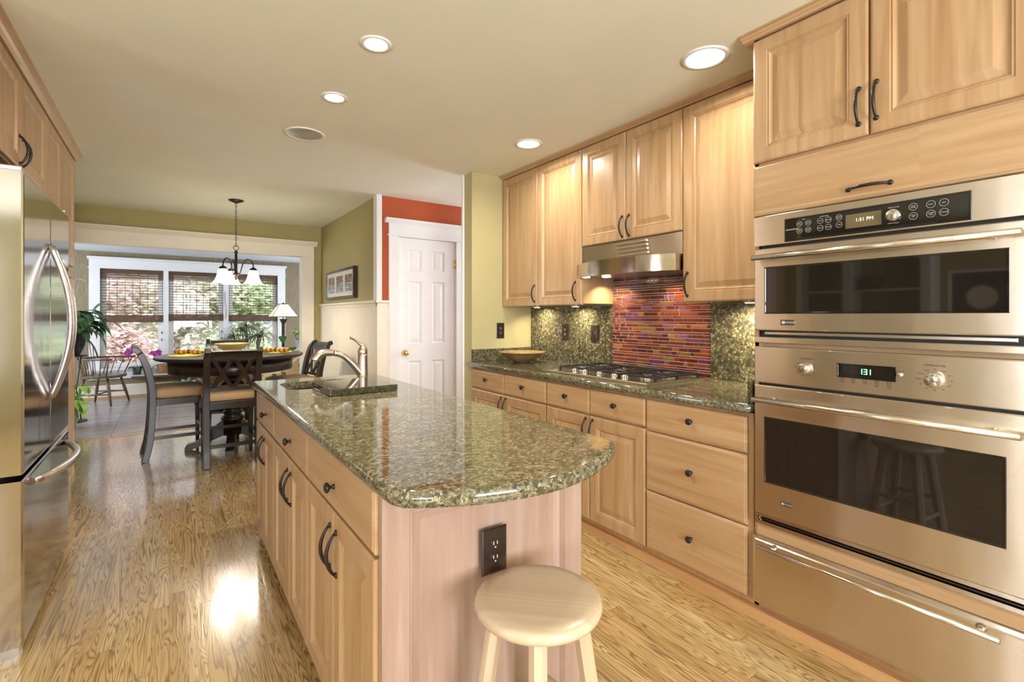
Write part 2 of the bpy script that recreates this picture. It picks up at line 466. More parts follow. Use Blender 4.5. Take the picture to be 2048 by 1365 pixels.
M['red'] = plain('brick_red_wall_paint', (0.42, 0.075, 0.018), 0.55, var=0.03, vs=3)
M['cream'] = plain('cream_trim_paint', (0.84, 0.775, 0.66), 0.4, var=0.02)
M['white'] = plain('white_trim_paint', (0.80, 0.79, 0.78), 0.38, var=0.02)
M['black'] = plain('oil_rubbed_bronze', (0.028, 0.022, 0.020), 0.32, 0.4, var=0.2)
M['blackplastic'] = plain('dark_brown_plastic', (0.030, 0.018, 0.014), 0.12, var=0.1)
M['blackglass'] = plain('black_oven_glass', (0.012, 0.010, 0.008), 0.03, var=0.1, Specular_IOR_Level=0.6)
M['darkvoid'] = plain('black_cavity', (0.012, 0.011, 0.010), 0.5, var=0.1)
M['ironblack'] = plain('cast_iron', (0.022, 0.022, 0.024), 0.45, 0.2, var=0.2)
M['espresso'] = plain('espresso_wood', (0.019, 0.0125, 0.0105), 0.28, var=0.3, vs=6, Coat_Weight=0.1, Coat_Roughness=0.12)
M['cushion'] = plain('tan_suede', (0.60, 0.42, 0.245), 0.8, var=0.06, vs=14)
M['brass'] = plain('polished_brass', (0.80, 0.52, 0.18), 0.15, 1.0, var=0.04)
M['brown'] = plain('windsor_brown_wood', (0.125, 0.075, 0.042), 0.4, var=0.25, vs=10)
M['terracotta'] = plain('terracotta', (0.52, 0.24, 0.11), 0.8, var=0.1)
M['redpot'] = plain('red_glazed_pot', (0.42, 0.05, 0.03), 0.2, var=0.1)
M['darkpot'] = plain('dark_blue_glazed_pot', (0.018, 0.022, 0.030), 0.08, var=0.3)
M['greenpot'] = plain('dark_green_glazed_pot', (0.03, 0.07, 0.035), 0.15, var=0.3)
M['bluepot'] = plain('pale_blue_ceramic', (0.36, 0.44, 0.50), 0.25, var=0.1)
M['soil'] = plain('potting_soil', (0.05, 0.032, 0.02), 0.95, var=0.4, vs=60)
M['yellow'] = plain('yellow_placemat', (0.62, 0.50, 0.07), 0.85, var=0.12, vs=60)
M['yellowbowl'] = plain('cream_yellow_glaze', (0.66, 0.56, 0.27), 0.2, var=0.08)
M['bowlin'] = plain('painted_bowl_inside', (0.56, 0.36, 0.16), 0.2, var=0.6, vs=22)
M['stonebowl'] = plain('tan_stoneware', (0.27, 0.175, 0.075), 0.3, var=0.3, vs=26)
M['ring'] = plain('brown_napkin_ring', (0.12, 0.055, 0.025), 0.5, var=0.2)
M['leaf_dark'] = leafmat('glossy_dark_leaf', (0.020, 0.075, 0.018), (0.06, 0.17, 0.035), 0.28)
M['leaf_mid'] = leafmat('mid_green_leaf', (0.06, 0.22, 0.03), (0.17, 0.38, 0.07), 0.35)
M['leaf_light'] = leafmat('light_green_leaf', (0.22, 0.42, 0.06), (0.42, 0.60, 0.14), 0.4)
M['leaf_grey'] = leafmat('grey_green_blade', (0.05, 0.065, 0.03), (0.17, 0.18, 0.095), 0.4)
M['leaf_var'] = leafmat('variegated_leaf', (0.07, 0.19, 0.07), (0.55, 0.62, 0.50), 0.35)
M['petal'] = plain('magenta_petal', (0.48, 0.03, 0.36), 0.5, var=0.25)
M['petal_white'] = plain('white_spathe', (0.85, 0.86, 0.82), 0.5, var=0.03)
M['stem'] = plain('plant_stem', (0.16, 0.16, 0.07), 0.6, var=0.2)
M['bark'] = plain('grey_tree_bark', (0.42, 0.38, 0.37), 0.9, var=0.3, vs=12)
M['lawn'] = plain('pale_lawn', (0.55, 0.56, 0.38), 0.95, var=0.4, vs=3)
for nm, a, b in (('leaves_pink', (0.78, 0.60, 0.55), (0.92, 0.80, 0.76)), ('leaves_green', (0.62, 0.70, 0.46), (0.82, 0.86, 0.66)), ('leaves_gold', (0.80, 0.74, 0.62), (0.91, 0.87, 0.78)), ('leaves_lilac', (0.68, 0.63, 0.76), (0.88, 0.85, 0.93))):
    q = NT(nm); f_ = q.noise(q.pos(), 3.0, 3); c_ = q.ramp(f_, [(0.3, a), (0.7, b)])
    df = q.n('ShaderNodeBsdfDiffuse'); tl_ = q.n('ShaderNodeBsdfTranslucent'); mx_ = q.n('ShaderNodeMixShader'); mx_.inputs[0].default_value = 0.5
    q.l(c_, df.inputs[0]); q.l(c_, tl_.inputs[0]); q.l(df.outputs[0], mx_.inputs[1]); q.l(tl_.outputs[0], mx_.inputs[2])
    q.l(mx_.outputs[0], q.t.nodes['Material Output'].inputs[0]); q.t.nodes.remove(q.b); M[nm] = q.m
M['shade_glow'] = emit('lit_frosted_glass', (1.0, 0.90, 0.72), 13.0)
M['lamp_glow'] = emit('lit_stained_glass', (1.0, 0.90, 0.62), 0.72)
M['can_glow'] = emit('lit_recessed_lens', (1.0, 0.96, 0.90), 7.0)
M['puck_glow'] = emit('lit_hood_lamp', (1.0, 0.82, 0.55), 7.0)
M['green_led'] = emit('green_led', (0.25, 1.0, 0.45), 2.5)
M['white_led'] = emit('pale_display_digits', (0.85, 0.90, 0.80), 1.2)
M['print'] = plain('pale_print', (0.62, 0.60, 0.55), 0.5, var=0.02)
M['print_dark'] = plain('dark_print', (0.05, 0.045, 0.04), 0.5, var=0.02)
M['display'] = plain('display_window', (0.15, 0.115, 0.055), 0.06, var=0.05)
M['speaker'] = plain('speaker_grille', (0.42, 0.41, 0.38), 0.35, 0.5, var=0.05)
M['glass'] = glass_mat('window_glass')
M['mat_board'] = plain('cream_mat_board', (0.76, 0.72, 0.62), 0.8, var=0.02)
M['baffle'] = plain('white_lamp_trim', (0.82, 0.80, 0.76), 0.4, var=0.02)
M['grout'] = plain('pale_grout', (0.66, 0.56, 0.48), 0.8, var=0.04)
M['paper'] = plain('aged_page_edges', (0.60, 0.52, 0.40), 0.8, var=0.08)
M['bookred'] = plain('dark_red_cover', (0.22, 0.06, 0.035), 0.6, var=0.1)
M['bookbrown'] = plain('brown_cover', (0.16, 0.095, 0.05), 0.6, var=0.1)
M['fridge_gasket'] = plain('dark_gasket', (0.02, 0.02, 0.025), 0.6, var=0.1)
M['sink'] = steel('sink_steel', 'n', (0.42, 0.40, 0.36), 0.3, 0.0)
M['handlemetal'] = steel('satin_fridge_handle', 'n', (0.66, 0.64, 0.64), 0.28, 0.0)

# ---------------------------------------------------------------- room shell
CZ = 2.50
struct('floor', MB().box(-3.9, 4.6, -3.0, 6.73, -0.05, 0), M['oak'])
struct('floor_sunroom', MB().box(-2.8, 3.1, 6.745, 10.1, -0.05, 0), M['tile'])
struct('trim_1', MB().box(-1.25, 1.70, 6.715, 6.75, -0.05, 0.004), M['shoe'])
CANS = [(0.747, 2.111, 0.052), (0.743, 2.759, 0.052), (2.041, 1.347, 0.088), (2.053, 2.728, 0.080)]
def ceiling_mesh():
    bm = bmesh.new(); es = []
    def loop(pts):
        vs = [bm.verts.new((x, y, CZ)) for x, y in pts]
        for i in range(len(vs)): es.append(bm.edges.new((vs[i], vs[(i + 1) % len(vs)])))
    loop([(-3.9, -3.0), (4.6, -3.0), (4.6, 7.09), (-3.9, 7.09)])
    for x, y, r in CANS: loop([(x + r * cos(2 * pi * i / 32), y + r * sin(2 * pi * i / 32)) for i in range(32)])
    bmesh.ops.triangle_fill(bm, edges=es, use_beauty=True)
    for f in bm.faces:
        if f.normal.z > 0: f.normal_flip()
    me = bpy.data.meshes.new('ceiling'); bm.to_mesh(me); bm.free()
    me.materials.append(M['ceiling'])
    o = bpy.data.objects.new('ceiling', me); COL.objects.link(o); o['kind'] = 'structure'
ceiling_mesh()
struct('ceiling_deck', MB().box(-3.9, 4.6, -3.0, 7.09, CZ + 0.14, CZ + 0.2), M['ceiling'])
struct('ceiling_sunroom', MB().box(-2.8, 3.1, 7.09, 10.1, 2.31, 2.40), M['ceiling_white'])
struct('wall_right', grid_wall(MB(), 0, 2.70, 2.80, -3.0, 3.52, 0, CZ), M['olive_lamplit'])
struct('wall_stub', MB().box(2.06, 2.80, 3.52, 3.648, 0, CZ), M['olive_lamplit'])
struct('trim_2', MB().box(2.045, 2.80, 3.648, 3.67, 0, CZ), M['white'])
struct('wall_hall', MB().box(2.80, 4.5, 3.57, 3.648, 0, CZ), M['white'])
struct('wall_hall_end', grid_wall(MB(), 0, 4.5, 4.6, 3.57, 4.86, 0, CZ, [(3.80, 4.60, 0.95, 2.25)]), M['white'])
struct('wall_red', grid_wall(MB(), 1, 4.74, 4.80, 1.70, 4.5, 0, CZ, [(1.905, 2.567, -0.01, 2.112)]), M['red'])
struct('wall_closet', grid_wall(MB(), 1, 4.98, 5.02, 1.82, 4.5, 0, CZ), M['white'])
struct('wall_dining', MB().box(1.70, 1.82, 4.80, 6.97, 0, CZ), M['olive'])
struct('wall_far', grid_wall(MB(), 1, 6.97, 7.09, -2.7, 3.0, 0, CZ, [(-1.10, 1.461, -0.01, 2.103)]), M['olive'])
struct('wall_left', MB().box(-1.35, -1.25, 2.45, 6.97, 0, CZ), M['olive'])
struct('wall_back', grid_wall(MB(), 1, -3.0, -2.9, -3.8, 2.70, 0, CZ, [(-0.3, 1.4, 0.6, 2.3), (-3.6, -1.9, 0.6, 2.3)]), M['olive_lamplit'])
struct('wall_study', grid_wall(MB(), 0, -3.9, -3.8, -3.0, 4.3, 0, CZ, [(0.35, 1.15, 0.7, 2.25), (3.72, 4.05, 0.7, 2.25)]), M['olive'])
struct('wall_study_far', MB().box(-3.8, -1.35, 4.2, 4.3, 0, CZ), M['olive'])
struct('wall_window', grid_wall(MB(), 1, 9.97, 10.09, -2.7, 3.0, 0, 2.31, [(-0.887, 1.652, 0.47, 2.05)]), M['grasscloth'])
struct('wall_sunroom_left', grid_wall(MB(), 0, -2.8, -2.7, 7.09, 10.09, 0, 2.31, [(7.55, 9.45, 0.6, 2.1)]), M['grasscloth'])
struct('wall_sunroom_right', grid_wall(MB(), 0, 3.0, 3.1, 7.09, 10.09, 0, 2.31, [(7.55, 9.45, 0.6, 2.1)]), M['grasscloth'])

# cased opening to the sunroom: posts, lintel board and crown cap
b = MB().box(1.461, 1.601, 6.945, 6.97, 0, 2.103).box(1.448, 1.462, 6.945, 7.10, 0, 2.103)
b.box(-1.25, 1.601, 6.945, 6.97, 2.103, 2.235).box(-1.1, 1.462, 6.945, 7.10, 2.090, 2.104).box(-1.25, 1.612, 6.935, 6.97, 2.100, 2.113)
b.prism([(6.97, 2.235), (6.942, 2.235), (6.900, 2.282), (6.900, 2.293), (6.97, 2.293)], 0, -1.25, 1.640)
struct('trim_3', b, M['cream'])
# corner board, chair rail and beadboard wainscot of the dining corner
struct('trim_4', MB().box(1.675, 1.728, 4.712, 4.81, 1.455, CZ), M['white'])
b = MB().box(1.662, 1.71, 4.70, 6.95, 1.430, 1.455).box(1.68, 1.71, 4.715, 6.95, 1.395, 1.430)
b.box(1.662, 1.803, 4.70, 4.75, 1.430, 1.455).box(1.68, 1.803, 4.72, 4.75, 1.395, 1.430)
struct('trim_5', b, M['cream'], bevel=0.004)
b = MB()
y = 4.80
while y < 6.94:
    b.prism([(1.705, y + 0.001), (1.690, y + 0.0015), (1.687, y + 0.006), (1.687, y + 0.034), (1.690, y + 0.0385), (1.705, y + 0.039)], 2, 0.0, 1.397)
    y += 0.0400
b.box(1.683, 1.81, 4.722, 4.802, 0, 1.397).box(1.672, 1.71, 4.80, 6.95, 0, 0.14)
struct('trim_6', b, M['cream'])
# panelled hall door with its casing
b = MB().box(1.803, 1.905, 4.715, 4.745, 0, 2.112).box(2.567, 2.66, 4.715, 4.745, 0, 2.112)
b.box(1.803, 2.66, 4.715, 4.745, 2.112, 2.235).box(1.79, 2.67, 4.705, 4.745, 2.106, 2.12)
b.prism([(4.745, 2.235), (4.712, 2.235), (4.682, 2.262), (4.672, 2.280), (4.745, 2.280)], 0, 1.762, 2.70)
b.box(1.893, 1.911, 4.735, 4.82, 0, 2.112).box(2.561, 2.579, 4.735, 4.82, 0, 2.112).box(1.905, 2.567, 4.735, 4.82, 2.104, 2.118)
struct('trim_7', b, M['white'])
door = thing('door_1', 'white six panel hall door under a red wall', 'door', (2.236, 4.77, 0)); door['kind'] = 'structure'
fn = faceY(4.760)
b = MB().box(1.914, 2.558, 4.760, 4.785, 0.006, 2.101)
b.fn = fn
P3 = [(0, 0.001), (0.0, 0.006)]
xs = [1.914, 2.022, 2.170, 2.290, 2.436, 2.558]; zs = [0.006, 0.245, 0.830, 1.010, 1.660, 1.765, 1.985, 2.101]
for i in (0, 2, 4): b.rings(xs[i], xs[i + 1], zs[0], zs[-1], [(0, 0), (0, 0.014)], back=False)
for k in (0, 2, 4, 6):
    for i in (1, 3): b.rings(xs[i], xs[i + 1], zs[k], zs[k + 1], [(0, 0), (0, 0.014)], back=False)
for k in (1, 3, 5):
    for i in (1, 3): b.rings(xs[i], xs[i + 1], zs[k], zs[k + 1], [(0, 0.0145), (0.012, 0.004), (0.022, 0.004), (0.045, 0.011)], back=False)
b.build('door_leaf', M['white'], door, recalc=False)
k = MB(lambda u, v, w: (1.976 + u, 4.746 - w, 0.92 + v)).lathe([(0.028, 0), (0.028, 0.006), (0.010, 0.010), (0.010, 0.030), (0.024, 0.038), (0.029, 0.050), (0.024, 0.064), (0.001, 0.070)], 20)
k.build('door_knob', M['brass'], door, label='brass knob')
for z in (1.86, 0.35):
    h = MB().lathe([(0.008, -0.045), (0.008, 0.045)], 10, (2.559, 4.738, z)).box(2.545, 2.575, 4.741, 4.748, z - 0.042, z + 0.042)
    h.build('hinge', M['brass'], door, label='brass hinge')

# window wall: casing, mullions, sill, apron, baseboard
b = MB().box(-1.018, -0.887, 9.940, 9.97, 0.30, 2.06).box(1.652, 1.781, 9.940, 9.97, 0.30, 2.06)
b.box(-1.018, 1.781, 9.940, 9.97, 2.05, 2.185).box(-1.03, 1.793, 9.932, 9.97, 2.045, 2.062)
b.prism([(9.97, 2.185), (9.938, 2.185), (9.905, 2.214), (9.905, 2.226), (9.97, 2.226)], 0, -1.04, 1.80)
b.box(-0.078, -0.010, 9.945, 10.05, 0.47, 2.05).box(0.783, 0.859, 9.945, 10.05, 0.47, 2.05)
b.box(-1.03, 1.79, 9.905, 9.99, 0.435, 0.472).box(-0.89, 1.655, 9.945, 9.97, 0.30, 0.436)
struct('trim_8', b, M['white'])
struct('baseboard_far', MB().box(-2.7, 3.0, 9.945, 9.97, 0.03, 0.19).box(-2.7, 3.0, 9.953, 9.97, 0.19, 0.205), M['cream'])
struct('trim_9', MB().box(-2.7, 3.0, 9.935, 9.97, 0, 0.03), M['shoe'])
for i, (x0, x1) in enumerate(((-0.887, -0.078), (-0.010, 0.783), (0.859, 1.652))):
    b = MB(faceY(10.055)).rings(x0, x1, 0.472, 2.05, [(0, 0), (0, 0.028), (0.040, 0.028), (0.045, 0.014), (0.072, 0.014), (0.072, 0.0)], back=False)
    b.f.pop(); b.sm.pop(); b.mi.pop()
    fr = struct('window_%d' % (i + 1), b, M['white'])
    tag(fr, ['white casement window at the left, nearest the windsor chair', 'white casement window in the middle behind the dining table', 'white casement window at the right beside the floor lamp'][i], 'window', 'sunroom windows', 'structure')
    MB().box(x0 + 0.06, x1 - 0.06, 10.050, 10.054, 0.53, 1.99).build('glass_pane', M['glass'], fr)
    if i < 2:
        h = MB()
        for z in (1.02, 0.90): h.box(x1 - 0.030, x1 - 0.018, 10.018, 10.028, z - 0.02, z + 0.02)
        h.build('window_latch', M['black'], fr, label='dark latch')
for i, (y0, y1, X) in enumerate(((7.55, 9.45, -2.74), (7.55, 9.45, 3.04))):
    b = MB(faceX(X, 1)).rings(y0, y1, 0.6, 2.1, [(0, -0.03), (0, 0.03), (0.05, 0.03), (0.05, -0.03)], back=False)
    b.f.pop(); b.sm.pop(); b.mi.pop(); struct('window_%d' % (i + 4), b, M['white'])
for i, x0 in enumerate((-0.3, -3.6)):  # rear windows, unseen, added to carry the fill light
    b = MB(faceY(-2.95, 1)).rings(x0, x0 + 1.7, 0.6, 2.3, [(0, -0.04), (0, 0.05), (0.06, 0.05), (0.06, -0.04)], back=False)
    b.f.pop(); b.sm.pop(); b.mi.pop()
    b.fn = None; b.box(x0 + 0.83, x0 + 0.87, -2.97, -2.93, 0.6, 2.3).box(x0, x0 + 1.7, -2.97, -2.93, 1.43, 1.47)
    struct('window_%d' % (i + 6), b, M['white'])
for i, (y0, y1) in enumerate(((0.35, 1.15), (3.72, 4.05))):  # study windows, added to brighten the oven steel with streaks
    b = MB(faceX(-3.85, 1)).rings(y0, y1, 0.7, 2.25, [(0, -0.04), (0, 0.05), (0.05, 0.05), (0.05, -0.04)], back=False)
    b.f.pop(); b.sm.pop(); b.mi.pop(); struct('window_%d' % (i + 8), b, M['white'])

# ---------------------------------------------------------------- cabinet parts
FR = 0.058
RAISED = [(0, 0), (0, 0.015), (0.003, 0.018), (0.008, 0.020), (FR, 0.020), (FR + 0.003, 0.016), (FR + 0.008, 0.018), (FR + 0.013, 0.012), (FR + 0.017, 0.009), (FR + 0.022, 0.009), (FR + 0.050, 0.016), (FR + 0.052, 0.016)]
SLAB = [(0, 0), (0, 0.014), (0.003, 0.017), (0.007, 0.0175), (0.009, 0.019), (0.012, 0.020)]
PULLN = [0]
def add_door(parent, fn, u0, u1, v0, v1, mat='maple', g=0.0022, name='cabinet_door'):
    return MB(fn).rings(u0 + g, u1 - g, v0 + g, v1 - g, RAISED).build(name, M[mat], parent)
def add_drawer(parent, fn, u0, u1, v0, v1, g=0.0022, name='drawer_front', mat='maple_h'):
    return MB(fn).rings(u0 + g, u1 - g, v0 + g, v1 - g, SLAB).build(name, M[mat], parent)
def add_pull(door, fn, u, v, vert=True, L=0.128, w0=0.020):
    """arched dark pull with two round feet"""
    b = MB(lambda a, c, w: fn(u + c, v + a, w0 + w) if vert else fn(u + a, v + c, w0 + w))
    n = 12
    pts = [(-L / 2 + L * i / n, 0, 0.004 + 0.026 * sin(pi * i / n) ** 0.75) for i in range(n + 1)]
    rr = [0.0042 + 0.0018 * sin(pi * i / n) for i in range(n + 1)]
    b.tube(pts, rr, 8, up=(0, 1, 0))
    for e in (-1, 1):
        b.lathe([(0.0095, 0), (0.0095, 0.002), (0.006, 0.006), (0.001, 0.008)], 12, (e * L / 2, 0, 0))
    return b.build('pull_handle', M['black'], door)
def add_knob(drawer, fn, u, v, w0=0.020):
    b = MB(lambda a, c, w: fn(u + a, v + c, w0 + w))
    b.lathe([(0.0085, 0), (0.0075, 0.003), (0.005, 0.006), (0.005, 0.012), (0.012, 0.016), (0.0165, 0.021), (0.0155, 0.026), (0.008, 0.030), (0.001, 0.031)], 18)
    return b.build('knob', M['black'], drawer)

# ---------------------------------------------------------------- range wall: base cabinets
XF = 2.065                       # face-frame plane; fronts stand 20 mm proud of it
fR = faceX(XF)
def base_cab(label, y0, y1, group='base cabinets along the range wall'):
    t = thing('base_cabinet', label, 'cabinet', (2.38, (y0 + y1) / 2, 0), 0, group)
    MB().box(XF, 2.698, y0, y1, 0.06, 0.878).build('cabinet_body', M['maple'], t)
    return t
ZD = 0.865
for (label, y0, ym, y1) in (
        ('maple base cabinet under the stoneware bowl, two drawers over two doors', 2.528, 3.028, 3.505),
        ('maple base cabinet under the cooktop, two drawers over two doors', 1.702, 2.119, 2.524)):
    t = base_cab(label, y0, y1)
    for a, c, side in ((y0, ym, 1), (ym, y1, -1)):
        d = add_drawer(t, fR, a, c, 0.714, ZD); add_knob(d, fR, (a + c) / 2, 0.796)
        d = add_door(t, fR, a, c, 0.082, 0.706); add_pull(d, fR, ym - side * 0.030, 0.620)
t = base_cab('maple three drawer base cabinet beside the oven tower', 1.128, 1.700)
for z0, z1, zk in ((0.702, ZD, 0.794), (0.391, 0.698, 0.549), (0.082, 0.387, 0.232)):
    d = add_drawer(t, fR, 1.148, 1.698, z0, z1); add_knob(d, fR, 1.425, zk)
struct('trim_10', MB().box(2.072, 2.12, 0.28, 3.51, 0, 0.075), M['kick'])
struct('trim_11', MB().box(2.058, 2.075, 0.28, 3.51, 0, 0.042), M['shoe'])

# ---------------------------------------------------------------- worktops
def worktop(name, outline, z0, z1, hole=None, mat=None, rnd=0.012, parent=None):
    """stone slab with a bullnose edge; outline counter-clockwise"""
    n = len(outline); O = [Vector(p) for p in outline]; N = []
    for i in range(n):
        a = (O[i] - O[i - 1]).normalized(); c = (O[(i + 1) % n] - O[i]).normalized()
        na = Vector((a.y, -a.x)); nc = Vector((c.y, -c.x)); m = (na + nc).normalized()
        N.append(m / max(0.4, m.dot(na)))
    prof = [(-rnd, z0), (-rnd * 0.3, z0 + rnd * 0.3), (0, z0 + rnd), (0, z1 - rnd), (-rnd * 0.3, z1 - rnd * 0.3), (-rnd, z1)]
    bm = bmesh.new(); L = []
    for off, z in prof: L.append([bm.verts.new((O[i].x + N[i].x * off, O[i].y + N[i].y * off, z)) for i in range(n)])
    for k in range(len(prof) - 1):
        for i in range(n):
            j = (i + 1) % n
            f = bm.faces.new((L[k][i], L[k][j], L[k + 1][j], L[k + 1][i])); f.smooth = True
    if hole is None:
        bm.faces.new(L[-1]); bm.faces.new(list(reversed(L[0])))
    else:
        H = []
        for z in (z0, z1): H.append([bm.verts.new((p[0], p[1], z)) for p in hole])
        m = len(hole)
        for i in range(m): bm.faces.new((H[0][i], H[1][i], H[1][(i + 1) % m], H[0][(i + 1) % m]))
        bm.edges.index_update()
        for ring, hr in ((L[-1], H[1]), (L[0], H[0])):
            es = []
            for R in (ring, hr):
                for i in range(len(R)):
                    e = bm.edges.get((R[i], R[(i + 1) % len(R)]))
                    es.append(e)
            bmesh.ops.triangle_fill(bm, edges=es, use_beauty=True)
    bmesh.ops.recalc_face_normals(bm, faces=bm.faces)
    me = bpy.data.meshes.new(name); bm.to_mesh(me); bm.free()
    me.materials.append(mat or M['granite'])
    o = bpy.data.objects.new(name, me); COL.objects.link(o)
    if parent: o.parent = parent
    return o
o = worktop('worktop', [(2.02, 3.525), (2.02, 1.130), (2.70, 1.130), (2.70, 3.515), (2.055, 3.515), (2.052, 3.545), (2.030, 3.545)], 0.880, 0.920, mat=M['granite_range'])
tag(o, 'long green granite worktop along the range wall holding the cooktop', 'worktop')
b = MB().box(2.672, 2.70, 2.536, 3.515, 0.9205, 1.372)
tag(b.build('granite_backsplash', M['granite_slab']), 'dark granite backsplash slab behind the bowl, left of the red mosaic', 'backsplash', 'granite backsplash slabs')
b = MB().box(2.672, 2.70, 1.155, 1.726, 0.9205, 1.372)
tag(b.build('granite_backsplash', M['granite_slab']), 'bright lit granite backsplash slab between red mosaic and oven tower', 'backsplash', 'granite backsplash slabs')
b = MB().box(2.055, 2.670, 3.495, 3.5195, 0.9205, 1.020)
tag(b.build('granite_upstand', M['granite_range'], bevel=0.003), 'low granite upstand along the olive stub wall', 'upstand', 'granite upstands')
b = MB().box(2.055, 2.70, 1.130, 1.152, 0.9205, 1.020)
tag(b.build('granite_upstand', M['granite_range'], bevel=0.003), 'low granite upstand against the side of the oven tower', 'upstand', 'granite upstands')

# red glass mosaic
rnd = random.Random(11)
tl = MB(); tl.cols = []
TC = [((0.22, 0.033, 0.015), 10), ((0.33, 0.065, 0.021), 9), ((0.12, 0.020, 0.012), 8), ((0.12, 0.022, 0.045), 5), ((0.20, 0.06, 0.17), 3), ((0.52, 0.19, 0.06), 4), ((0.40, 0.27, 0.06), 2), ((0.34, 0.10, 0.06), 6), ((0.26, 0.13, 0.30), 2)]
def tint():
    c = rnd.choices([a for a, _ in TC], [w for _, w in TC])[0]; k = rnd.uniform(0.45, 0.80)
    return tuple(min(1, x * k) for x in c)
z = 0.9225; g = 0.0048
while z < 1.76:
    hgt = rnd.choice((0.0150, 0.0150, 0.0235, 0.0260))
    y = 1.7295
    while y < 2.530:
        L = rnd.choice((0.028, 0.050, 0.070, 0.090, 0.115, 0.135)); y2 = min(y + L, 2.533)
        if y2 - y > 0.006:
            nf = len(tl.f)
            tl.fn = faceX(2.684); tl.rings(y + g / 2, y2 - g / 2, z + g / 2, min(1.775, z + hgt) - g / 2, [(0, 0), (0, 0.0040), (0.0012, 0.0052)], back=False)
            tl.cols += [tint()] * 0
            c = tint(); tl.cols += [c] * (len(tl.f) - nf)
        y = y2
    z += hgt
q = NT('iridescent_red_glass'); q.set(Roughness=0.10, Coat_Weight=0.5, Coat_Roughness=0.04)
at = q.n('ShaderNodeAttribute'); at.attribute_name = 'tint'
nz = q.noise(q.scale(q.pos(), (30, 30, 120)), 1.0, 3)
q.col(q.mix(q.math('MULTIPLY', nz, 0.5), at.outputs['Color'], (0.10, 0.015, 0.01))); q.bump(q.noise(q.pos(), 120, 2), 0.06, 0.003)
mos = thing('mosaic_backsplash', 'red and plum glass strip mosaic panel behind the cooktop', 'backsplash', (2.69, 2.13, 0.92))
MB().box(2.684, 2.699, 1.728, 2.535, 0.9205, 1.776).build('grout_bed', M['grout'], mos)
tl.build('mosaic_tiles', q.m, mos)

# ---------------------------------------------------------------- wall cabinets over the range wall
XU = 2.38; fU = faceX(XU)
def wall_cab(label, y0, y1, z0, z1=2.470):
    t = thing('wall_cabinet', label, 'cabinet', (2.54, (y0 + y1) / 2, z0), 0, 'wall cabinets over the range worktop')
    MB().box(XU, 2.698, y0, y1, z0 + 0.012, CZ - 0.002).build('cabinet_body', M['maple'], t)
    return t
t = wall_cab('tall two door maple wall cabinet beside the olive stub wall', 2.522, 3.510, 1.375)
d = add_door(t, fU, 3.027, 3.510, 1.375, 2.470); add_pull(d, fU, 3.027 + 0.032, 1.475)
d = add_door(t, fU, 2.522, 3.027, 1.375, 2.470); add_pull(d, fU, 2.522 + 0.062, 1.475)
t = wall_cab('short two door maple wall cabinet directly above the steel hood', 1.702, 2.520, 1.780)
d = add_door(t, fU, 2.118, 2.520, 1.780, 2.470); add_pull(d, fU, 2.118 + 0.028, 1.868)
d = add_door(t, fU, 1.702, 2.118, 1.780, 2.470); add_pull(d, fU, 2.118 - 0.028, 1.868)
t = wall_cab('single door maple wall cabinet between the hood and the oven tower', 1.128, 1.700, 1.375)
d = add_door(t, fU, 1.150, 1.700, 1.375, 2.470); add_pull(d, fU, 1.700 - 0.032, 1.475)
b = MB().prism([(2.372, 2.473), (2.362, 2.473), (2.355, 2.478), (2.340, 2.485), (2.326, 2.492), (2.326, 2.4995), (2.378, 2.4995)], 1, 1.13, 3.518)
tag(b.build('crown_moulding', M['maple_h']), 'slim maple crown moulding running above the wall cabinets', 'moulding', 'maple crown mouldings')

# steel hood
h = thing('range_hood', 'curved stainless range hood under the short wall cabinet', 'range hood', (2.53, 2.11, 1.55))
y0, y1 = 1.706, 2.516
MB().box(2.372, 2.676, y0, y1, 1.640, 1.778).build('hood_body', M['steel'], h)
n = 20
def bow(y): tt = (y - y0) / (y1 - y0) * 2 - 1; return 2.205 + 0.115 * abs(tt) ** 2.3
pts = [(bow(y0 + (y1 - y0) * i / n), y0 + (y1 - y0) * i / n) for i in range(n + 1)]
b = MB()
vs = [(x, y, z) for z in (1.556, 1.650) for x, y in pts]; vs += [(x + 0.008, y, z) for z in (1.556, 1.650) for x, y in pts]
fs = []
m = n + 1
for i in range(n):
    fs += [(i, i + 1, m + i + 1, m + i), (2 * m + i, 2 * m + i + 1, 3 * m + i + 1, 3 * m + i)]
b.add(vs, fs, True)
b.add(vs, [(m + i, m + i + 1, 3 * m + i + 1, 3 * m + i) for i in range(n)] + [(i, i + 1, 2 * m + i + 1, 2 * m + i) for i in range(n)])
for ye in (y0, y1 - 0.004): b.box(2.316, 2.374, ye, ye + 0.004, 1.556, 1.650)
b.build('curved_visor', M['steel_visor'], h, recalc=True, weld=False)
b = MB()
vs = [(x + 0.006, y, 1.649) for x, y in pts] + [(2.676, y, 1.649) for x, y in pts]; b.add(vs, [(i, i + 1, m + i + 1, m + i) for i in range(n)])
vs = [(x + 0.006, y, 1.570) for x, y in pts] + [(2.676, y, 1.562) for x, y in pts]; b.add(vs, [(i, i + 1, m + i + 1, m + i) for i in range(n)])
b.build('hood_underside', M['steel_bar'], h, recalc=False)
for i in range(4):
    z = 1.760 - i * 0.0245
    MB().prism([(2.372, z + 0.008), (2.362, z + 0.003), (2.360, z - 0.004), (2.372, z - 0.007)], 1, 1.960 - i * 0.004, 2.205 - i * 0.004).build('louvre', M['steel_bar'], h)
for x, y in ((2.34, 2.455), (2.43, 2.35)):
    MB().lathe([(0.024, 0), (0.030, 0.002), (0.030, 0.006)], 20, (x, y, 1.5600)).build('hood_lamp', [M['puck_glow']], h)
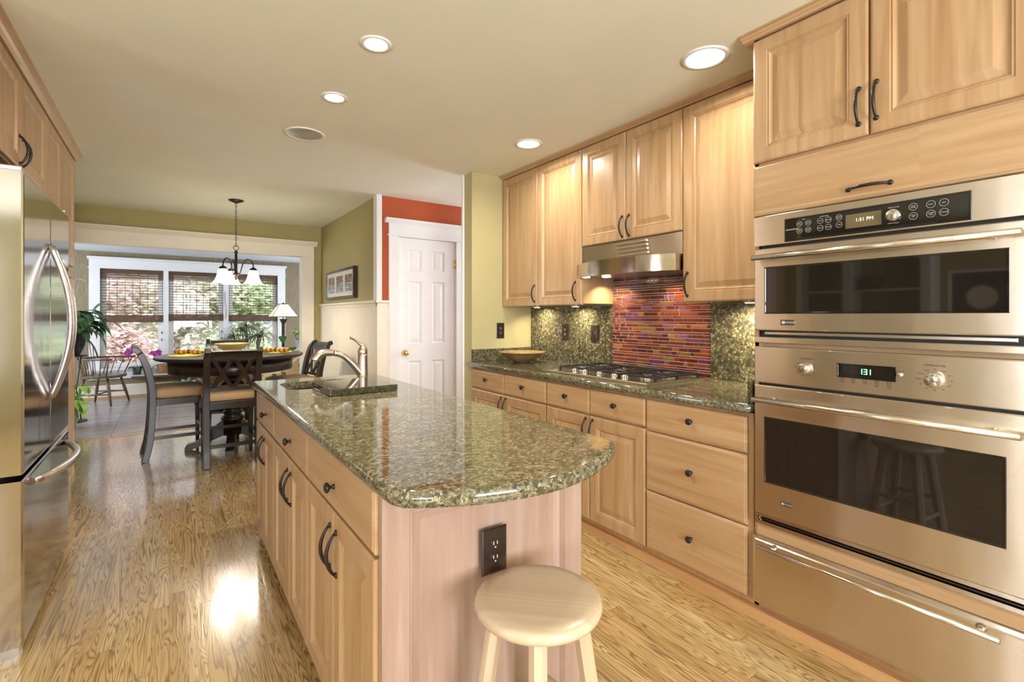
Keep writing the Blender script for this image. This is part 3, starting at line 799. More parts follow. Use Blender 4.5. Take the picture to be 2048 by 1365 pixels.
for y, pw in ((2.42, 2.2), (1.95, 2.0)):
    area('hood_lamp_light', (2.54, y, 1.550), (0.10, 0.05, -1), 0.05, 0.05, pw, (1.0, 0.78, 0.48), 130, 'DISK')
for y, pw in ((3.28, 2.6), (2.80, 2.6), (1.42, 5.0)):
    p = thing('puck_light', {3.28: 'round under-cabinet lamp nearest the olive stub wall', 2.80: 'round under-cabinet lamp above the dark outlets', 1.42: 'round under-cabinet lamp beside the oven tower'}[y], 'lamp', (2.56, y, 1.375), 0, 'under cabinet puck lamps')
    MB().lathe([(0.036, 0.011), (0.036, -0.004), (0.030, -0.006)], 20, (2.56, y, 1.376)).build('puck_housing', M['steel_bar'], p)
    MB().lathe([(0.026, -0.0055), (0.024, -0.008)], 16, (2.56, y, 1.376)).build('lens', M['puck_glow'], p)
    area('puck_lamp_light', (2.56, y, 1.362), (0.25, 0, -1), 0.05, 0.05, pw, (1.0, 0.84, 0.58), 150, 'DISK')

# ---------------------------------------------------------------- oven tower
TY0, TY1 = 0.268, 1.124
tw = thing('oven_tower_cabinet', 'tall maple cabinet framing the stacked steel ovens', 'cabinet', (2.38, 0.70, 0))
b = MB().box(XF, 2.698, TY1 - 0.018, TY1, 0.06, CZ - 0.002).box(XF, 2.698, TY0, TY0 + 0.018, 0.06, CZ - 0.002)
b.box(XF, 2.698, TY0, TY1, 1.715, CZ - 0.002).box(XF, 2.698, TY0, TY1, 0.06, 0.085)
b.box(XF, 2.12, TY0, TY1, 1.170, 1.187).box(2.050, 2.60, TY0 + 0.018, TY1 - 0.018, 0.372, 0.424)
b.build('cabinet_body', M['maple_h'], tw)
d = add_door(tw, fR, 0.699, TY1, 1.947, 2.472); add_pull(d, fR, 0.730, 2.058)
d = add_door(tw, fR, TY0, 0.697, 1.947, 2.472); add_pull(d, fR, 0.676, 2.064)
d = add_drawer(tw, fR, TY0, TY1, 1.720, 1.938, name='flip_up_panel'); add_pull(d, fR, 0.699, 1.763, vert=False)
b = MB().prism([(2.046, 2.4735), (2.030, 2.4735), (2.026, 2.480), (2.017, 2.485), (2.014, 2.491), (2.004, 2.4945), (2.004, 2.4995), (2.06, 2.4995)], 1, TY0, 1.160)
b.box(2.046, 2.33, TY1, 1.160, 2.4745, 2.4995)
tag(b.build('crown_moulding', M['maple_h']), 'projecting maple crown moulding on top of the oven tower', 'moulding', 'maple crown mouldings')

OY0, OY1 = 0.292, 1.108
fO = faceX(2.050)
def bar_handle(par, y0, y1, z, X=1.995, r=0.0115, posts=(0.05,), Xb=2.03):
    b = MB().tube([(X, y0, z), (X, y1, z)], r, 16)
    for y in (y0, y1):
        e = 1 if y == y0 else -1
        b.tube([(X, y + e * 0.06, z), (Xb, y + e * 0.06, z)], [0.0085, 0.0115], 12)
    return b.build('bar_handle', M['steel_bar'], par)
def badge(par, y0, y1, z0, z1, w=0.0):
    bg = MB(faceX(2.030)).rings(y0, y1, z0, z1, [(0, 0), (0, 0.002), (0.001, 0.003)]).build('badge', M['print_dark'], par)
    b = MB(faceX(2.0268))
    text_mesh(b, 'MONOGRAM', (z1 - z0) * 0.42, y0 + (y1 - y0) * 0.40, (z0 + z1) / 2, 0, True)
    b.lathe([(0.001, 0), ((z1 - z0) * 0.30, 0)], 14, (y1 - (z1 - z0) * 0.55, (z0 + z1) / 2, 0), cap=False)
    b.build('badge_lettering', M['print'], bg, recalc=False)

# upper speed oven
mw = thing('speed_oven', 'built-in stainless speed oven with black control strip, upper of the ovens', 'oven', (2.3, 0.70, 1.19), 0, 'stacked steel appliances')
MB().box(2.052, 2.60, OY0 + 0.02, OY1 - 0.02, 1.190, 1.712).build('oven_body', M['darkvoid'], mw)
cp = MB(fO).rings(OY0, OY1, 1.592, 1.714, [(0, 0), (0, 0.019), (0.001, 0.020)]).build('control_panel', M['steel'], mw)
MB(faceX(2.030)).rings(0.427, 0.977, 1.603, 1.683, [(-0.006, 0), (-0.004, 0.003), (0, 0.003), (0.001, 0.0015), (0.002, 0.0015)]).build('control_glass', M['blackglass'], cp)
fG = faceX(2.0280)
MB(fG).rings(0.655, 0.765, 1.618, 1.668, [(0, 0), (0, 0.0005)]).build('display', M['display'], cp)
b = MB(fG); text_mesh(b, '1:31 PM', 0.017, 0.706, 1.645, 0.0012, True); b.build('display_digits', M['white_led'], cp, recalc=False)
pr = 0.0008
def circ(bb, cy, cz, r):
    n = 24; ro, ri = r, r - 0.0008
    vs = [(cy + q * cos(2 * pi * i / n), cz + q * sin(2 * pi * i / n), pr) for q in (ri, ro) for i in range(n)]
    bb.add(vs, [(i, (i + 1) % n, n + (i + 1) % n, n + i) for i in range(n)])
def touch(cy, cz, s1, s2, r=0.0105):
    bb = MB(fG); circ(bb, cy, cz, r)
    if s2: text_mesh(bb, s1, 0.0046, cy, cz + 0.0026, pr, True); text_mesh(bb, s2, 0.0046, cy, cz - 0.0026, pr, True)
    else: text_mesh(bb, s1, 0.0046, cy, cz, pr, True)
    bb.build('touch_button', M['print'], cp, recalc=False)
for cy, top, bot in ((0.925, ('SPEED', 'COOK'), ('CONV', 'BAKE')), (0.893, ('MICRO', 'WAVE'), ('TOAST', 'BROIL')), (0.850, ('COOK', ''), ('REHEAT', '')), (0.822, ('EXPRESS', ''), ('DEFROST', '')), (0.786, ('CUSTOM', 'RECIPE'), ('TIMER', ''))):
    touch(cy, 1.661 if cy > 0.8 else 1.664, *top); touch(cy, 1.634 if cy > 0.8 else 1.637, *bot)
for cy, top, bot in ((0.566, ('START', 'PAUSE'), ('CLEAR', 'OFF')), (0.520, ('BACK', ''), ('POWER', 'TEMP')), (0.487, ('HELP', ''), ('OPTIONS', ''))):
    touch(cy, 1.663, *top, r=0.0118); touch(cy, 1.632, *bot, r=0.0118)
def legend(*rows, name='printed_legend', fn=fG, mat='print', par=None):
    bb = MB(fn)
    for s_, sz, cy, cz in rows: text_mesh(bb, s_, sz, cy, cz, pr, True)
    bb.build(name, M[mat], par or cp, recalc=False)
legend(('ADVANTIUM', 0.0085, 0.953, 1.643), name='brand_lettering')
legend(('OVEN', 0.0045, 0.909, 1.677)); legend(('MICROWAVE', 0.0050, 0.836, 1.677))
legend(('TURN TO SELECT', 0.0042, 0.620, 1.617)); legend(('PRESS TO ENTER', 0.0042, 0.620, 1.671))
def dial(par, y, z, r, w, name='dial'):
    f = faceX(2.030); bb = MB(lambda a, c, h: f(y + a, z + c, h))
    bb.lathe([(r * 1.08, 0), (r * 1.08, w * 0.45), (r, w * 0.55), (r, w * 0.95), (r * 0.94, w), (0.0005, w)], 28, cap=False)
    k = bb.build(name, M['steel_bar'], par)
    bb = MB(lambda a, c, h: f(y + a, z + c, h))
    for an in (0.6, 0.6 + pi / 2):
        bb.bar((-r * 0.9 * cos(an), -r * 0.9 * sin(an), w + 0.0002), (r * 0.9 * cos(an), r * 0.9 * sin(an), w + 0.0002), 0.0012, 0.0012)
    bb.box(-r * 0.08, r * 0.08, r * 0.6, r * 0.76, w, w + 0.0008)
    bb.build('dial_mark', M['print_dark'], k); return k
dial(cp, 0.620, 1.644, 0.0195, 0.016)
dr = MB(fO).rings(OY0, OY1, 1.240, 1.580, [(0, 0), (0, 0.016), (0.004, 0.020)]).build('oven_door', M['steel'], mw)
MB(faceX(2.030)).rings(0.342, 1.060, 1.313, 1.497, [(-0.005, 0), (-0.003, 0.003), (0, 0.003), (0.002, 0.001), (0.003, 0.001)]).build('door_window', M['blackglass'], dr)
bar_handle(dr, 0.308, 1.098, 1.541)
badge(dr, 0.945, 0.998, 1.262, 1.284)
MB(fO).rings(OY0 + 0.03, OY1 - 0.04, 1.222, 1.234, [(0, 0), (0, 0.012), (0.002, 0.014)]).build('lower_rail', M['steel_bar'], mw)
MB(fO).rings(OY0, OY1, 1.187, 1.211, [(0, 0), (0, 0.016), (0.003, 0.019)]).build('trim_strip', M['steel'], mw)

# wall oven
ov = thing('wall_oven', 'built-in stainless wall oven with two dials and green clock, lower of the ovens', 'oven', (2.3, 0.70, 0.425), 0, 'stacked steel appliances')
MB().box(2.052, 2.60, OY0 + 0.02, OY1 - 0.02, 0.426, 1.169).build('oven_body', M['darkvoid'], ov)
cp = MB(fO).rings(OY0, OY1, 1.021, 1.170, [(0, 0), (0, 0.016), (0.004, 0.020)]).build('control_panel', M['steel'], ov)
MB(faceX(2.030)).rings(0.617, 0.790, 1.077, 1.121, [(-0.004, 0), (-0.003, 0.003), (0, 0.003), (0.001, 0.0012), (0.002, 0.0012)]).build('display', M['blackglass'], cp)
b = MB(faceX(2.0280))
def seg7(ch, cy, cz, s):
    t_ = s * 0.13; on = {'1': 'bc', '3': 'abgcd'}[ch]
    bx = {'a': (-.25, .25, .5, .5), 'g': (-.25, .25, 0, 0), 'd': (-.25, .25, -.5, -.5), 'b': (.25, .25, 0, .5), 'c': (.25, .25, -.5, 0)}
    for k in on:
        a0, a1, c0, c1 = bx[k]
        b.box(min(cy - a0 * s, cy - a1 * s) - t_ / 2, max(cy - a0 * s, cy - a1 * s) + t_ / 2, cz + c0 * s - t_ / 2, cz + c1 * s + t_ / 2, 0.0002, 0.0008)
seg7('1', 0.718, 1.100, 0.017); seg7('3', 0.703, 1.100, 0.017); seg7('1', 0.692, 1.100, 0.017)
b.build('clock_digits', M['green_led'], cp)
dial(cp, 0.905, 1.094, 0.020, 0.022); dial(cp, 0.511, 1.092, 0.024, 0.022)
fT = faceX(2.0300); pr = 0.0006
legend(('OVEN MODE', 0.0075, 0.900, 1.132), *[(s_, 0.0042, 0.905 - 0.034 * cos(pi / 2 - i * 2 * pi / 9 * 0.98), 1.094 + 0.028 * sin(pi / 2 - i * 2 * pi / 9 * 0.98)) for i, s_ in enumerate(('OFF', 'PROOF', 'BAKE', 'BROIL', 'CONV', 'ROAST', 'WARM', 'TIMED', 'CLEAN'))], name='dial_legend', fn=fT, mat='print_dark')
legend(('TEMPERATURE', 0.0085, 0.511, 1.138), *[(s_, 0.0045, 0.511 - 0.042 * cos(pi / 2 - i * pi / 6), 1.092 + 0.034 * sin(pi / 2 - i * pi / 6)) for i, s_ in enumerate(('OFF', 'WARM', '200', '250', '300', '350', '400', '450', '500', 'LO BROIL', 'HI BROIL', 'CLEAN'))], name='dial_legend', fn=fT, mat='print_dark')
for cy, s1, s2 in ((0.778, 'PROOF', ''), (0.742, 'TIMER', ''), (0.706, 'CLOCK', ''), (0.670, 'COOK', 'TIME'), (0.634, 'DELAY', 'START')):
    bb = MB(fT); circ(bb, cy, 1.068, 0.0065); circ(bb, cy, 1.068, 0.0040)
    text_mesh(bb, s1, 0.0055, cy, 1.0575, pr, True)
    if s2: text_mesh(bb, s2, 0.0055, cy, 1.0515, pr, True)
    bb.build('clock_button', M['print_dark'], cp, recalc=False)
legend(('OVEN LIGHT', 0.0045, 0.602, 1.112), fn=fT, mat='print_dark')
f = faceX(2.030); MB(lambda a, c, h: f(0.602 + a, 1.100 + c, h)).lathe([(0.008, 0), (0.008, 0.004), (0.006, 0.008), (0.0005, 0.009)], 16).build('push_button', M['steel_bar'], cp)
dr = MB(fO).rings(OY0, OY1, 0.474, 1.010, [(0, 0), (0, 0.016), (0.004, 0.020)]).build('oven_door', M['steel'], ov)
MB(faceX(2.030)).rings(0.350, 1.061, 0.612, 0.876, [(-0.005, 0), (-0.003, 0.003), (0, 0.003), (0.002, 0.001), (0.003, 0.001)]).build('door_window', M['blackglass'], dr)
bar_handle(dr, 0.310, 1.098, 0.952)
badge(dr, 0.955, 0.998, 0.533, 0.549)
b = MB(fO).rings(OY0, OY1, 0.426, 0.472, [(0, 0), (0, 0.012), (0.014, 0.012), (0.015, -0.002)], back=False); b.build('vent_grille', M['steel_bar'], ov)
MB(fO).rings(OY0 + 0.02, OY1 - 0.02, 0.446, 0.451, [(0, 0), (0, 0.010)]).build('vent_slat', M['blackplastic'], ov)

# warming drawer
wd = thing('warming_drawer', 'stainless warming drawer at the foot of the oven tower', 'drawer', (2.3, 0.70, 0.086), 0, 'stacked steel appliances')
MB().box(2.052, 2.60, OY0 + 0.02, OY1 - 0.02, 0.087, 0.370).build('drawer_body', M['darkvoid'], wd)
dr = MB(fO).rings(0.283, 1.118, 0.087, 0.371, [(0, 0), (0, 0.012), (0.012, 0.016), (0.016, 0.020)]).build('drawer_front', M['steel'], wd)
b = MB().tube([(1.990, 0.352, 0.347), (1.990, 1.070, 0.347)], 0.0095, 16)
for y in (0.40, 1.022): b.tube([(1.990, y, 0.347), (2.020, y, 0.347), (2.031, y, 0.347)], [0.007, 0.009, 0.014], 14)
b.build('bar_handle', M['steel_bar'], dr)

# ---------------------------------------------------------------- cooktop
ck = thing('gas_cooktop', 'five burner stainless gas cooktop set in the range worktop', 'cooktop', (2.37, 2.17, 0.92))
cx0, cx1, cy0, cy1 = 2.105, 2.625, 1.738, 2.592
MB(lambda u, v, w: (u, v, 0.9202 + w)).rings(cx0, cx1, cy0, cy1, [(0, 0), (0.0, 0.008), (0.006, 0.014), (0.016, 0.014), (0.022, 0.009)]).build('cooktop_tray', M['steel_bar'], ck)
def rod(b, a, c, z=0.952, w=0.0075, hh=0.010): b.bar((a[0], a[1], z), (c[0], c[1], z), hh, w)
gx0, gx1 = 2.205, 2.600
for ya, yb in ((1.765, 2.025), (2.032, 2.300), (2.307, 2.565)):
    b = MB(); ym = (ya + yb) / 2
    for y in (ya, yb): rod(b, (gx0, y), (gx1, y))
    for x in (gx0, gx1): rod(b, (x, ya), (x, yb))
    nb = 5
    for i in range(1, nb):
        x = gx0 + (gx1 - gx0) * i / nb
        rod(b, (x, ya), (x, ya + 0.085), 0.954); rod(b, (x, yb), (x, yb - 0.085), 0.954)
    rod(b, ((gx0 + gx1) / 2, ya), ((gx0 + gx1) / 2, yb)); rod(b, (gx0, ym), (gx0 + 0.06, ym)); rod(b, (gx1, ym), (gx1 - 0.06, ym))
    for x in (gx0, gx1, (gx0 + gx1) / 2):
        for y in (ya, yb): b.box(x - 0.006, x + 0.006, y - 0.006, y + 0.006, 0.928, 0.950)
    b.build('burner_grate', M['ironblack'], ck)
for x, y, r in ((2.30, 1.895, 0.038), (2.50, 1.895, 0.045), (2.40, 2.166, 0.055), (2.30, 2.436, 0.045), (2.50, 2.436, 0.038)):
    bb = MB().lathe([(r * 1.25, 0), (r * 1.2, 0.008), (r, 0.010), (r, 0.016)], 22, (x, y, 0.929)).build('burner_base', M['steel_bar'], ck)
    MB().lathe([(r * 0.9, 0.0165), (r * 0.95, 0.020), (r * 0.8, 0.026), (0.001, 0.027)], 22, (x, y, 0.929)).build('burner_cap', M['ironblack'], bb)
for y in (2.368, 2.276, 2.148, 2.025, 1.943):
    b = MB().lathe([(0.021, 0), (0.021, 0.004), (0.017, 0.006), (0.0175, 0.022), (0.014, 0.028), (0.0005, 0.029)], 20, (2.160, y, 0.9292))
    for i in range(10):
        a = 2 * pi * i / 10; b.box(2.160 + 0.0175 * cos(a) - 0.002, 2.160 + 0.0175 * cos(a) + 0.002, y + 0.0175 * sin(a) - 0.002, y + 0.0175 * sin(a) + 0.002, 0.936, 0.953)
    b.build('control_knob', M['steel_bar'], ck)

# stoneware bowl on the worktop
b = MB().lathe([(0.001, 0.0), (0.062, 0.0), (0.066, 0.006), (0.100, 0.020), (0.150, 0.052), (0.178, 0.078), (0.193, 0.082), (0.196, 0.086), (0.180, 0.087), (0.150, 0.062), (0.100, 0.028), (0.001, 0.014)], 40, (2.36, 3.225, 0.9203), cap=False)
tag(b.build('stoneware_bowl', M['stonebowl']), 'wide tan stoneware bowl on the granite worktop by the stub wall', 'bowl')

# outlets
def outlet(label, fn, u0, u1, v0, v1, kind=0):
    du = (u0 + u1) / 2; dv = (v0 + v1) / 2
    t = thing('wall_outlet', label, 'outlet', tuple(fn(du, v0, 0)), 0, 'dark electrical outlets')
    MB(fn).rings(u0, u1, v0, v1, [(0, 0.0003), (0, 0.003), (0.004, 0.006)]).build('cover_plate', M['blackplastic'], t)
    b = MB(fn); s = MB(fn)
    if kind == 0:
        for e in (0.0195, -0.0195):
            bb = MB(lambda a, c, w: fn(du + a, dv + e + c, w)); bb.lathe([(0.0165, 0.0055), (0.0165, 0.008), (0.0155, 0.0085)], 22, sy=0.86)
            b.v += bb.v; b.f += [[i + len(b.v) - len(bb.v) for i in f] for f in bb.f]; b.sm += bb.sm; b.mi += bb.mi
            for q in (-0.006, 0.006): s.box(du + q - 0.0012, du + q + 0.0012, dv + e - 0.001, dv + e + 0.008, 0.0083, 0.0090)
            s.box(du - 0.002, du + 0.002, dv + e - 0.010, dv + e - 0.006, 0.0083, 0.0090)
    else:
        b.rings(du - 0.017, du + 0.017, dv - 0.033, dv + 0.033, [(0, 0.0055), (0, 0.007), (0.001, 0.008)])
        b.rings(du - 0.008, du + 0.008, dv - 0.004, dv + 0.016, [(0, 0.0075), (0, 0.012), (0.002, 0.014)])
    b.build('receptacle' if kind == 0 else 'rocker_switch', M['blackplastic'], t)
    if s.v: s.build('plug_slots', M['print'], t)
    return t
outlet('dark outlet on the olive stub wall above the stoneware bowl', faceY(3.52), 2.300, 2.383, 1.105, 1.238)
outlet('dark outlet on the granite slab, farther from the mosaic', faceX(2.672), 3.000, 3.085, 1.100, 1.232)
outlet('dark wall switch on the granite slab next to the red mosaic', faceX(2.672), 2.655, 2.745, 1.098, 1.228, 1)
outlet('dark duplex outlet on the island end panel above the stool', faceY(1.1545), 0.706, 0.788, 0.578, 0.706)

# ---------------------------------------------------------------- island
XI = 0.432; fI = faceX(XI)
IY = 1.175
for label, ya, ym, yb, zk in (
        ('maple island cabinet at the sink end, two doors under one drawer', 2.59, 2.900, 3.160, 0.787),
        ('middle maple island cabinet, two doors under one drawer', 1.893, 2.213, 2.588, 0.780),
        ('maple island cabinet nearest the stool, two doors under one drawer', 1.181, 1.543, 1.891, 0.779)):
    t = thing('island_cabinet', label, 'cabinet', (0.75, (ya + yb) / 2, 0), 0, 'island cabinets')
    MB().box(XI, 1.075, ya, yb, 0.075, 0.7 if ya > 2.5 else 0.879).build('cabinet_body', M['maple'], t)
    d = add_drawer(t, fI, ya, yb, 0.704, 0.872); add_knob(d, fI, {2.59: 2.81, 1.893: 2.186, 1.181: 1.533}[ya], zk)
    d = add_door(t, fI, ya, ym, 0.078, 0.698); add_pull(d, fI, ym - 0.034, 0.582)
    d = add_door(t, fI, ym, yb, 0.078, 0.698); add_pull(d, fI, ym + 0.034, 0.582)
ep = thing('island_end_panel', 'pinkish maple panelled end of the island behind the stool', 'cabinet panel', (0.75, IY, 0))
MB(faceY(IY)).rings(0.4245, 1.083, 0.0, 0.879, [(0, -0.005), (0, 0.017), (0.003, 0.020), (0.070, 0.020), (0.074, 0.014), (0.080, 0.017), (0.085, 0.009), (0.106, 0.002), (0.108, 0.002)]).build('end_panel', M['maple_pink'], ep)
MB().box(0.425, 1.083, 3.161, 3.178, 0.0, 0.879).build('back_panel', M['maple'], ep)
tk = MB().box(0.48, 1.07, 1.20, 3.155, 0, 0.0745)
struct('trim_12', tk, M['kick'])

def rrect(x0, x1, y0, y1, r, n=6, ccw=True):
    P = []
    for cx, cy, a in ((x1 - r, y1 - r, 0), (x0 + r, y1 - r, pi / 2), (x0 + r, y0 + r, pi), (x1 - r, y0 + r, 1.5 * pi)):
        P += [(cx + r * cos(a + pi / 2 * i / n), cy + r * sin(a + pi / 2 * i / n)) for i in range(n + 1)]
    return P
def cat(P, n=6):
    """Catmull-Rom through 2-D points"""
    out = []
    for i in range(len(P) - 1):
        p0 = P[max(0, i - 1)]; p1 = P[i]; p2 = P[i + 1]; p3 = P[min(len(P) - 1, i + 2)]
        for k in range(n):
            t = k / n
            out.append(tuple(0.5 * (2 * p1[j] + (p2[j] - p0[j]) * t + (2 * p0[j] - 5 * p1[j] + 4 * p2[j] - p3[j]) * t * t + (3 * p1[j] - p0[j] - 3 * p2[j] + p3[j]) * t ** 3) for j in range(len(p1))))
    return out + [P[-1]]
bow_pts = cat([(0.392, 1.12), (0.393, 1.05), (0.404, 1.012), (0.430, 0.982), (0.539, 0.925), (0.640, 0.895), (0.734, 0.884), (0.840, 0.896), (0.947, 0.932), (1.060, 0.992), (1.108, 1.040), (1.122, 1.10), (1.120, 1.17)], 4)
OUT = [(0.410, 3.195), (0.397, 3.190), (0.392, 3.175)] + bow_pts + [(1.115, 3.15), (1.110, 3.165), (1.095, 3.170)]
HOLE = rrect(0.497, 0.880, 2.68, 3.015, 0.085)
o = worktop('island_worktop', OUT, 0.880, 0.920, HOLE, rnd=0.014)
tag(o, 'green granite island worktop with a bowed end and sink cutout', 'worktop')
sk = MB()
L = []
for ins, z in ((-0.012, 0.8795), (-0.003, 0.8795), (0.0, 0.72), (0.02, 0.705)):
    L.append([(x, y, z) for x, y in rrect(0.497 + ins, 0.880 - ins, 2.68 + ins, 3.015 - ins, 0.085 - min(ins, 0.02))])
m = len(L[0]); vs = sum(L, [])
sk.add(vs, [(k * m + i, k * m + (i + 1) % m, (k + 1) * m + (i + 1) % m, (k + 1) * m + i) for k in range(3) for i in range(m)], True)
sk.add(L[3], [tuple(range(m))])
tag(sk.build('prep_sink', M['sink'], recalc=False), 'small undermount steel prep sink in the island worktop', 'sink')
cb = thing('stone_cutting_board', 'square dark granite cutting board lying partly over the island sink', 'cutting board', (0.78, 2.53, 0.92))
MB().box(0.617, 0.948, 2.362, 2.715, 0.9212, 0.953).build('board_slab', M['granite_dark'], cb, bevel=0.003)

# faucet
fc = thing('faucet', 'brushed nickel pull-out faucet beside the island sink', 'faucet', (0.955, 2.93, 0.92))
fx, fy = 0.955, 2.93
MB().lathe([(0.036, 0), (0.036, 0.004), (0.031, 0.010), (0.029, 0.05), (0.0275, 0.135), (0.028, 0.150)], 28, (fx, fy, 0.9203)).build('faucet_body', M['nickel'], fc)
MB().lathe([(0.0275, 0), (0.0285, 0.004), (0.0285, 0.018), (0.026, 0.026), (0.021, 0.040), (0.012, 0.048), (0.001, 0.049)], 28, (fx, fy, 1.0715)).build('faucet_cap', M['nickel'], fc)
p = cat([(0.952, 2.93, 0.945), (0.920, 2.93, 0.985), (0.880, 2.93, 1.030), (0.835, 2.93, 1.066), (0.785, 2.93, 1.083)], 5)
MB().tube(p, [0.026 - 0.009 * min(1, i / (len(p) * 0.6)) for i in range(len(p))], 16).build('spout_arm', M['nickel'], fc)
p = cat([(0.783, 2.93, 1.0835), (0.735, 2.93, 1.087), (0.705, 2.93, 1.078), (0.687, 2.93, 1.058), (0.682, 2.93, 1.046)], 5)
MB().tube(p, [0.0175 + 0.011 * sin(pi * 0.62 * i / (len(p) - 1)) for i in range(len(p))], 16).build('spray_head', M['nickel'], fc)
MB().box(0.728, 0.752, 2.923, 2.937, 1.103, 1.109).build('spray_button', M['nickel'], fc, bevel=0.002)
p = cat([(0.962, 2.93, 1.116), (0.940, 2.93, 1.128), (0.915, 2.93, 1.150), (0.895, 2.93, 1.165), (0.880, 2.93, 1.170)], 5)
MB().tube(p, [0.010 - 0.003 * sin(pi * i / (len(p) - 1)) for i in range(len(p))], 12, flat=1.35).build('lever_handle', M['nickel'], fc)

# ---------------------------------------------------------------- stool
st = thing('bar_stool', 'round pale wooden stool in front of the island end panel', 'stool', (0.748, 0.955, 0))
MB().lathe([(0.001, 0.572), (0.120, 0.572), (0.142, 0.575), (0.154, 0.583), (0.158, 0.593), (0.155, 0.603), (0.146, 0.609), (0.120, 0.6105), (0.001, 0.6095)], 56).build('seat', M['stoolwood'], st, local=True)
an0 = math.atan2(-0.955, -0.748)
def legp(k, z): r = 0.185 - 0.085 * z / 0.575; a = an0 + k * pi / 2; return Vector((r * cos(a), r * sin(a), z))
for k in range(4):
    b = MB(); a = an0 + k * pi / 2
    b.tube([legp(k, 0), legp(k, 0.574)], [0.0225, 0.0225], 8, up=(cos(a + pi / 8 + pi / 4), sin(a + pi / 8 + pi / 4), 0), smooth=False); b.sm = [False] * len(b.f)
    b.build('leg', M['stoolwood'], st, local=True)
for k, z in ((0, 0.235), (1, 0.315), (2, 0.235), (3, 0.315)):
    a, c = legp(k, z), legp((k + 1) % 4, z)
    MB().tube([a.lerp(c, 0.04), a.lerp(c, 0.96)], 0.011, 12).build('rung', M['stoolwood'], st, local=True)

# ---------------------------------------------------------------- refrigerator
fg = thing('refrigerator', 'stainless french door refrigerator with bowed handles', 'refrigerator', (-0.85, 3.11, 0))
MB().box(-1.20, -0.533, 2.607, 3.613, 0.03, 1.835).build('fridge_body', M['fridge_gasket'], fg)
for nm, ya, yb, z0, z1 in (('fridge_door', 2.600, 3.1115, 0.692, 1.853), ('fridge_door', 3.1165, 3.620, 0.692, 1.853), ('freezer_drawer', 2.600, 3.620, 0.036, 0.668)):
    d = MB(faceX(-0.527, 1)).rings(ya, yb, z0, z1, [(0, 0), (0, 0.064), (0.003, 0.070), (0.010, 0.072)]).build(nm, M['steel_fridge'], fg)
    if nm == 'fridge_door':
        y = 3.072 if ya < 3 else 3.156
        n = 20; pts = [(-0.453 + 0.074 * sin(pi * i / n) ** 0.9, y, 0.915 + 0.715 * i / n) for i in range(n + 1)]
        MB().tube(pts, [0.011 + 0.004 * sin(pi * i / n) for i in range(n + 1)], 14, up=(0, 1, 0), flat=0.9).build('bow_handle', M['handlemetal'], d)
        if ya > 3: MB().box(-0.4555, -0.4525, 3.455, 3.535, 1.570, 1.592).build('badge', M['handlemetal'], d)
    else:
        n = 20; pts = [(-0.453 + 0.088 * sin(pi * i / n) ** 0.8, 2.735 + 0.75 * i / n, 0.628) for i in range(n + 1)]
        MB().tube(pts, [0.015 + 0.006 * sin(pi * i / n) for i in range(n + 1)], 14, up=(0, 0, 1), flat=0.8).build('bow_handle', M['handlemetal'], d)
for y in (2.612, 3.56):
    MB().box(-0.60, -0.462, y, y + 0.055, 1.8535, 1.874).build('hinge_cover', M['handlemetal'], fg, bevel=0.004)
    MB().box(-0.60, -0.470, y, y + 0.05, 0, 0.034).build('foot', M['handlemetal'], fg)

# cabinets of the fridge wall
XL = -0.592; fL = faceX(XL, 1)
t = thing('fridge_top_cabinet', 'maple cabinet with two doors above the refrigerator', 'cabinet', (-0.9, 3.2, 1.985))
MB().box(-1.248, XL, 2.56, 3.787, 1.985, CZ - 0.002).build('cabinet_body', M['maple'], t)
d = add_door(t, fL, 2.64, 3.214, 1.990, 2.448); add_pull(d, fL, 3.214 - 0.03, 2.075)
d = add_door(t, fL, 3.214, 3.785, 1.990, 2.448); add_pull(d, fL, 3.214 + 0.03, 2.075)
MB().box(-1.248, -0.572, 2.562, 2.585, 0.0, 1.984).build('side_panel', M['maple'], t)
t = thing('pantry_cabinet', 'tall maple pantry cabinet between refrigerator and dining area', 'cabinet', (-0.9, 4.3, 0))
MB().box(-1.248, XL, 3.64, 4.812, 0.0, 1.98).box(-1.248, XL, 3.789, 4.812, 1.98, CZ - 0.002).build('cabinet_body', M['maple'], t)
for ya, yb in ((3.789, 4.277), (4.277, 4.812)):
    add_door(t, fL, ya, yb, 1.655, 2.448); add_door(t, fL, ya, yb, 0.085, 1.565)
    add_drawer(t, fL, ya, yb, 1.575, 1.648)
b = MB().prism([(-0.594, 2.452), (-0.566, 2.452), (-0.556, 2.462), (-0.546, 2.470), (-0.540, 2.485), (-0.530, 2.490), (-0.530, 2.4995), (-0.594, 2.4995)], 1, 2.56, 4.850)
tag(b.build('crown_moulding', M['maple_h']), 'maple crown moulding along the cabinets above the refrigerator', 'moulding', 'maple crown mouldings')

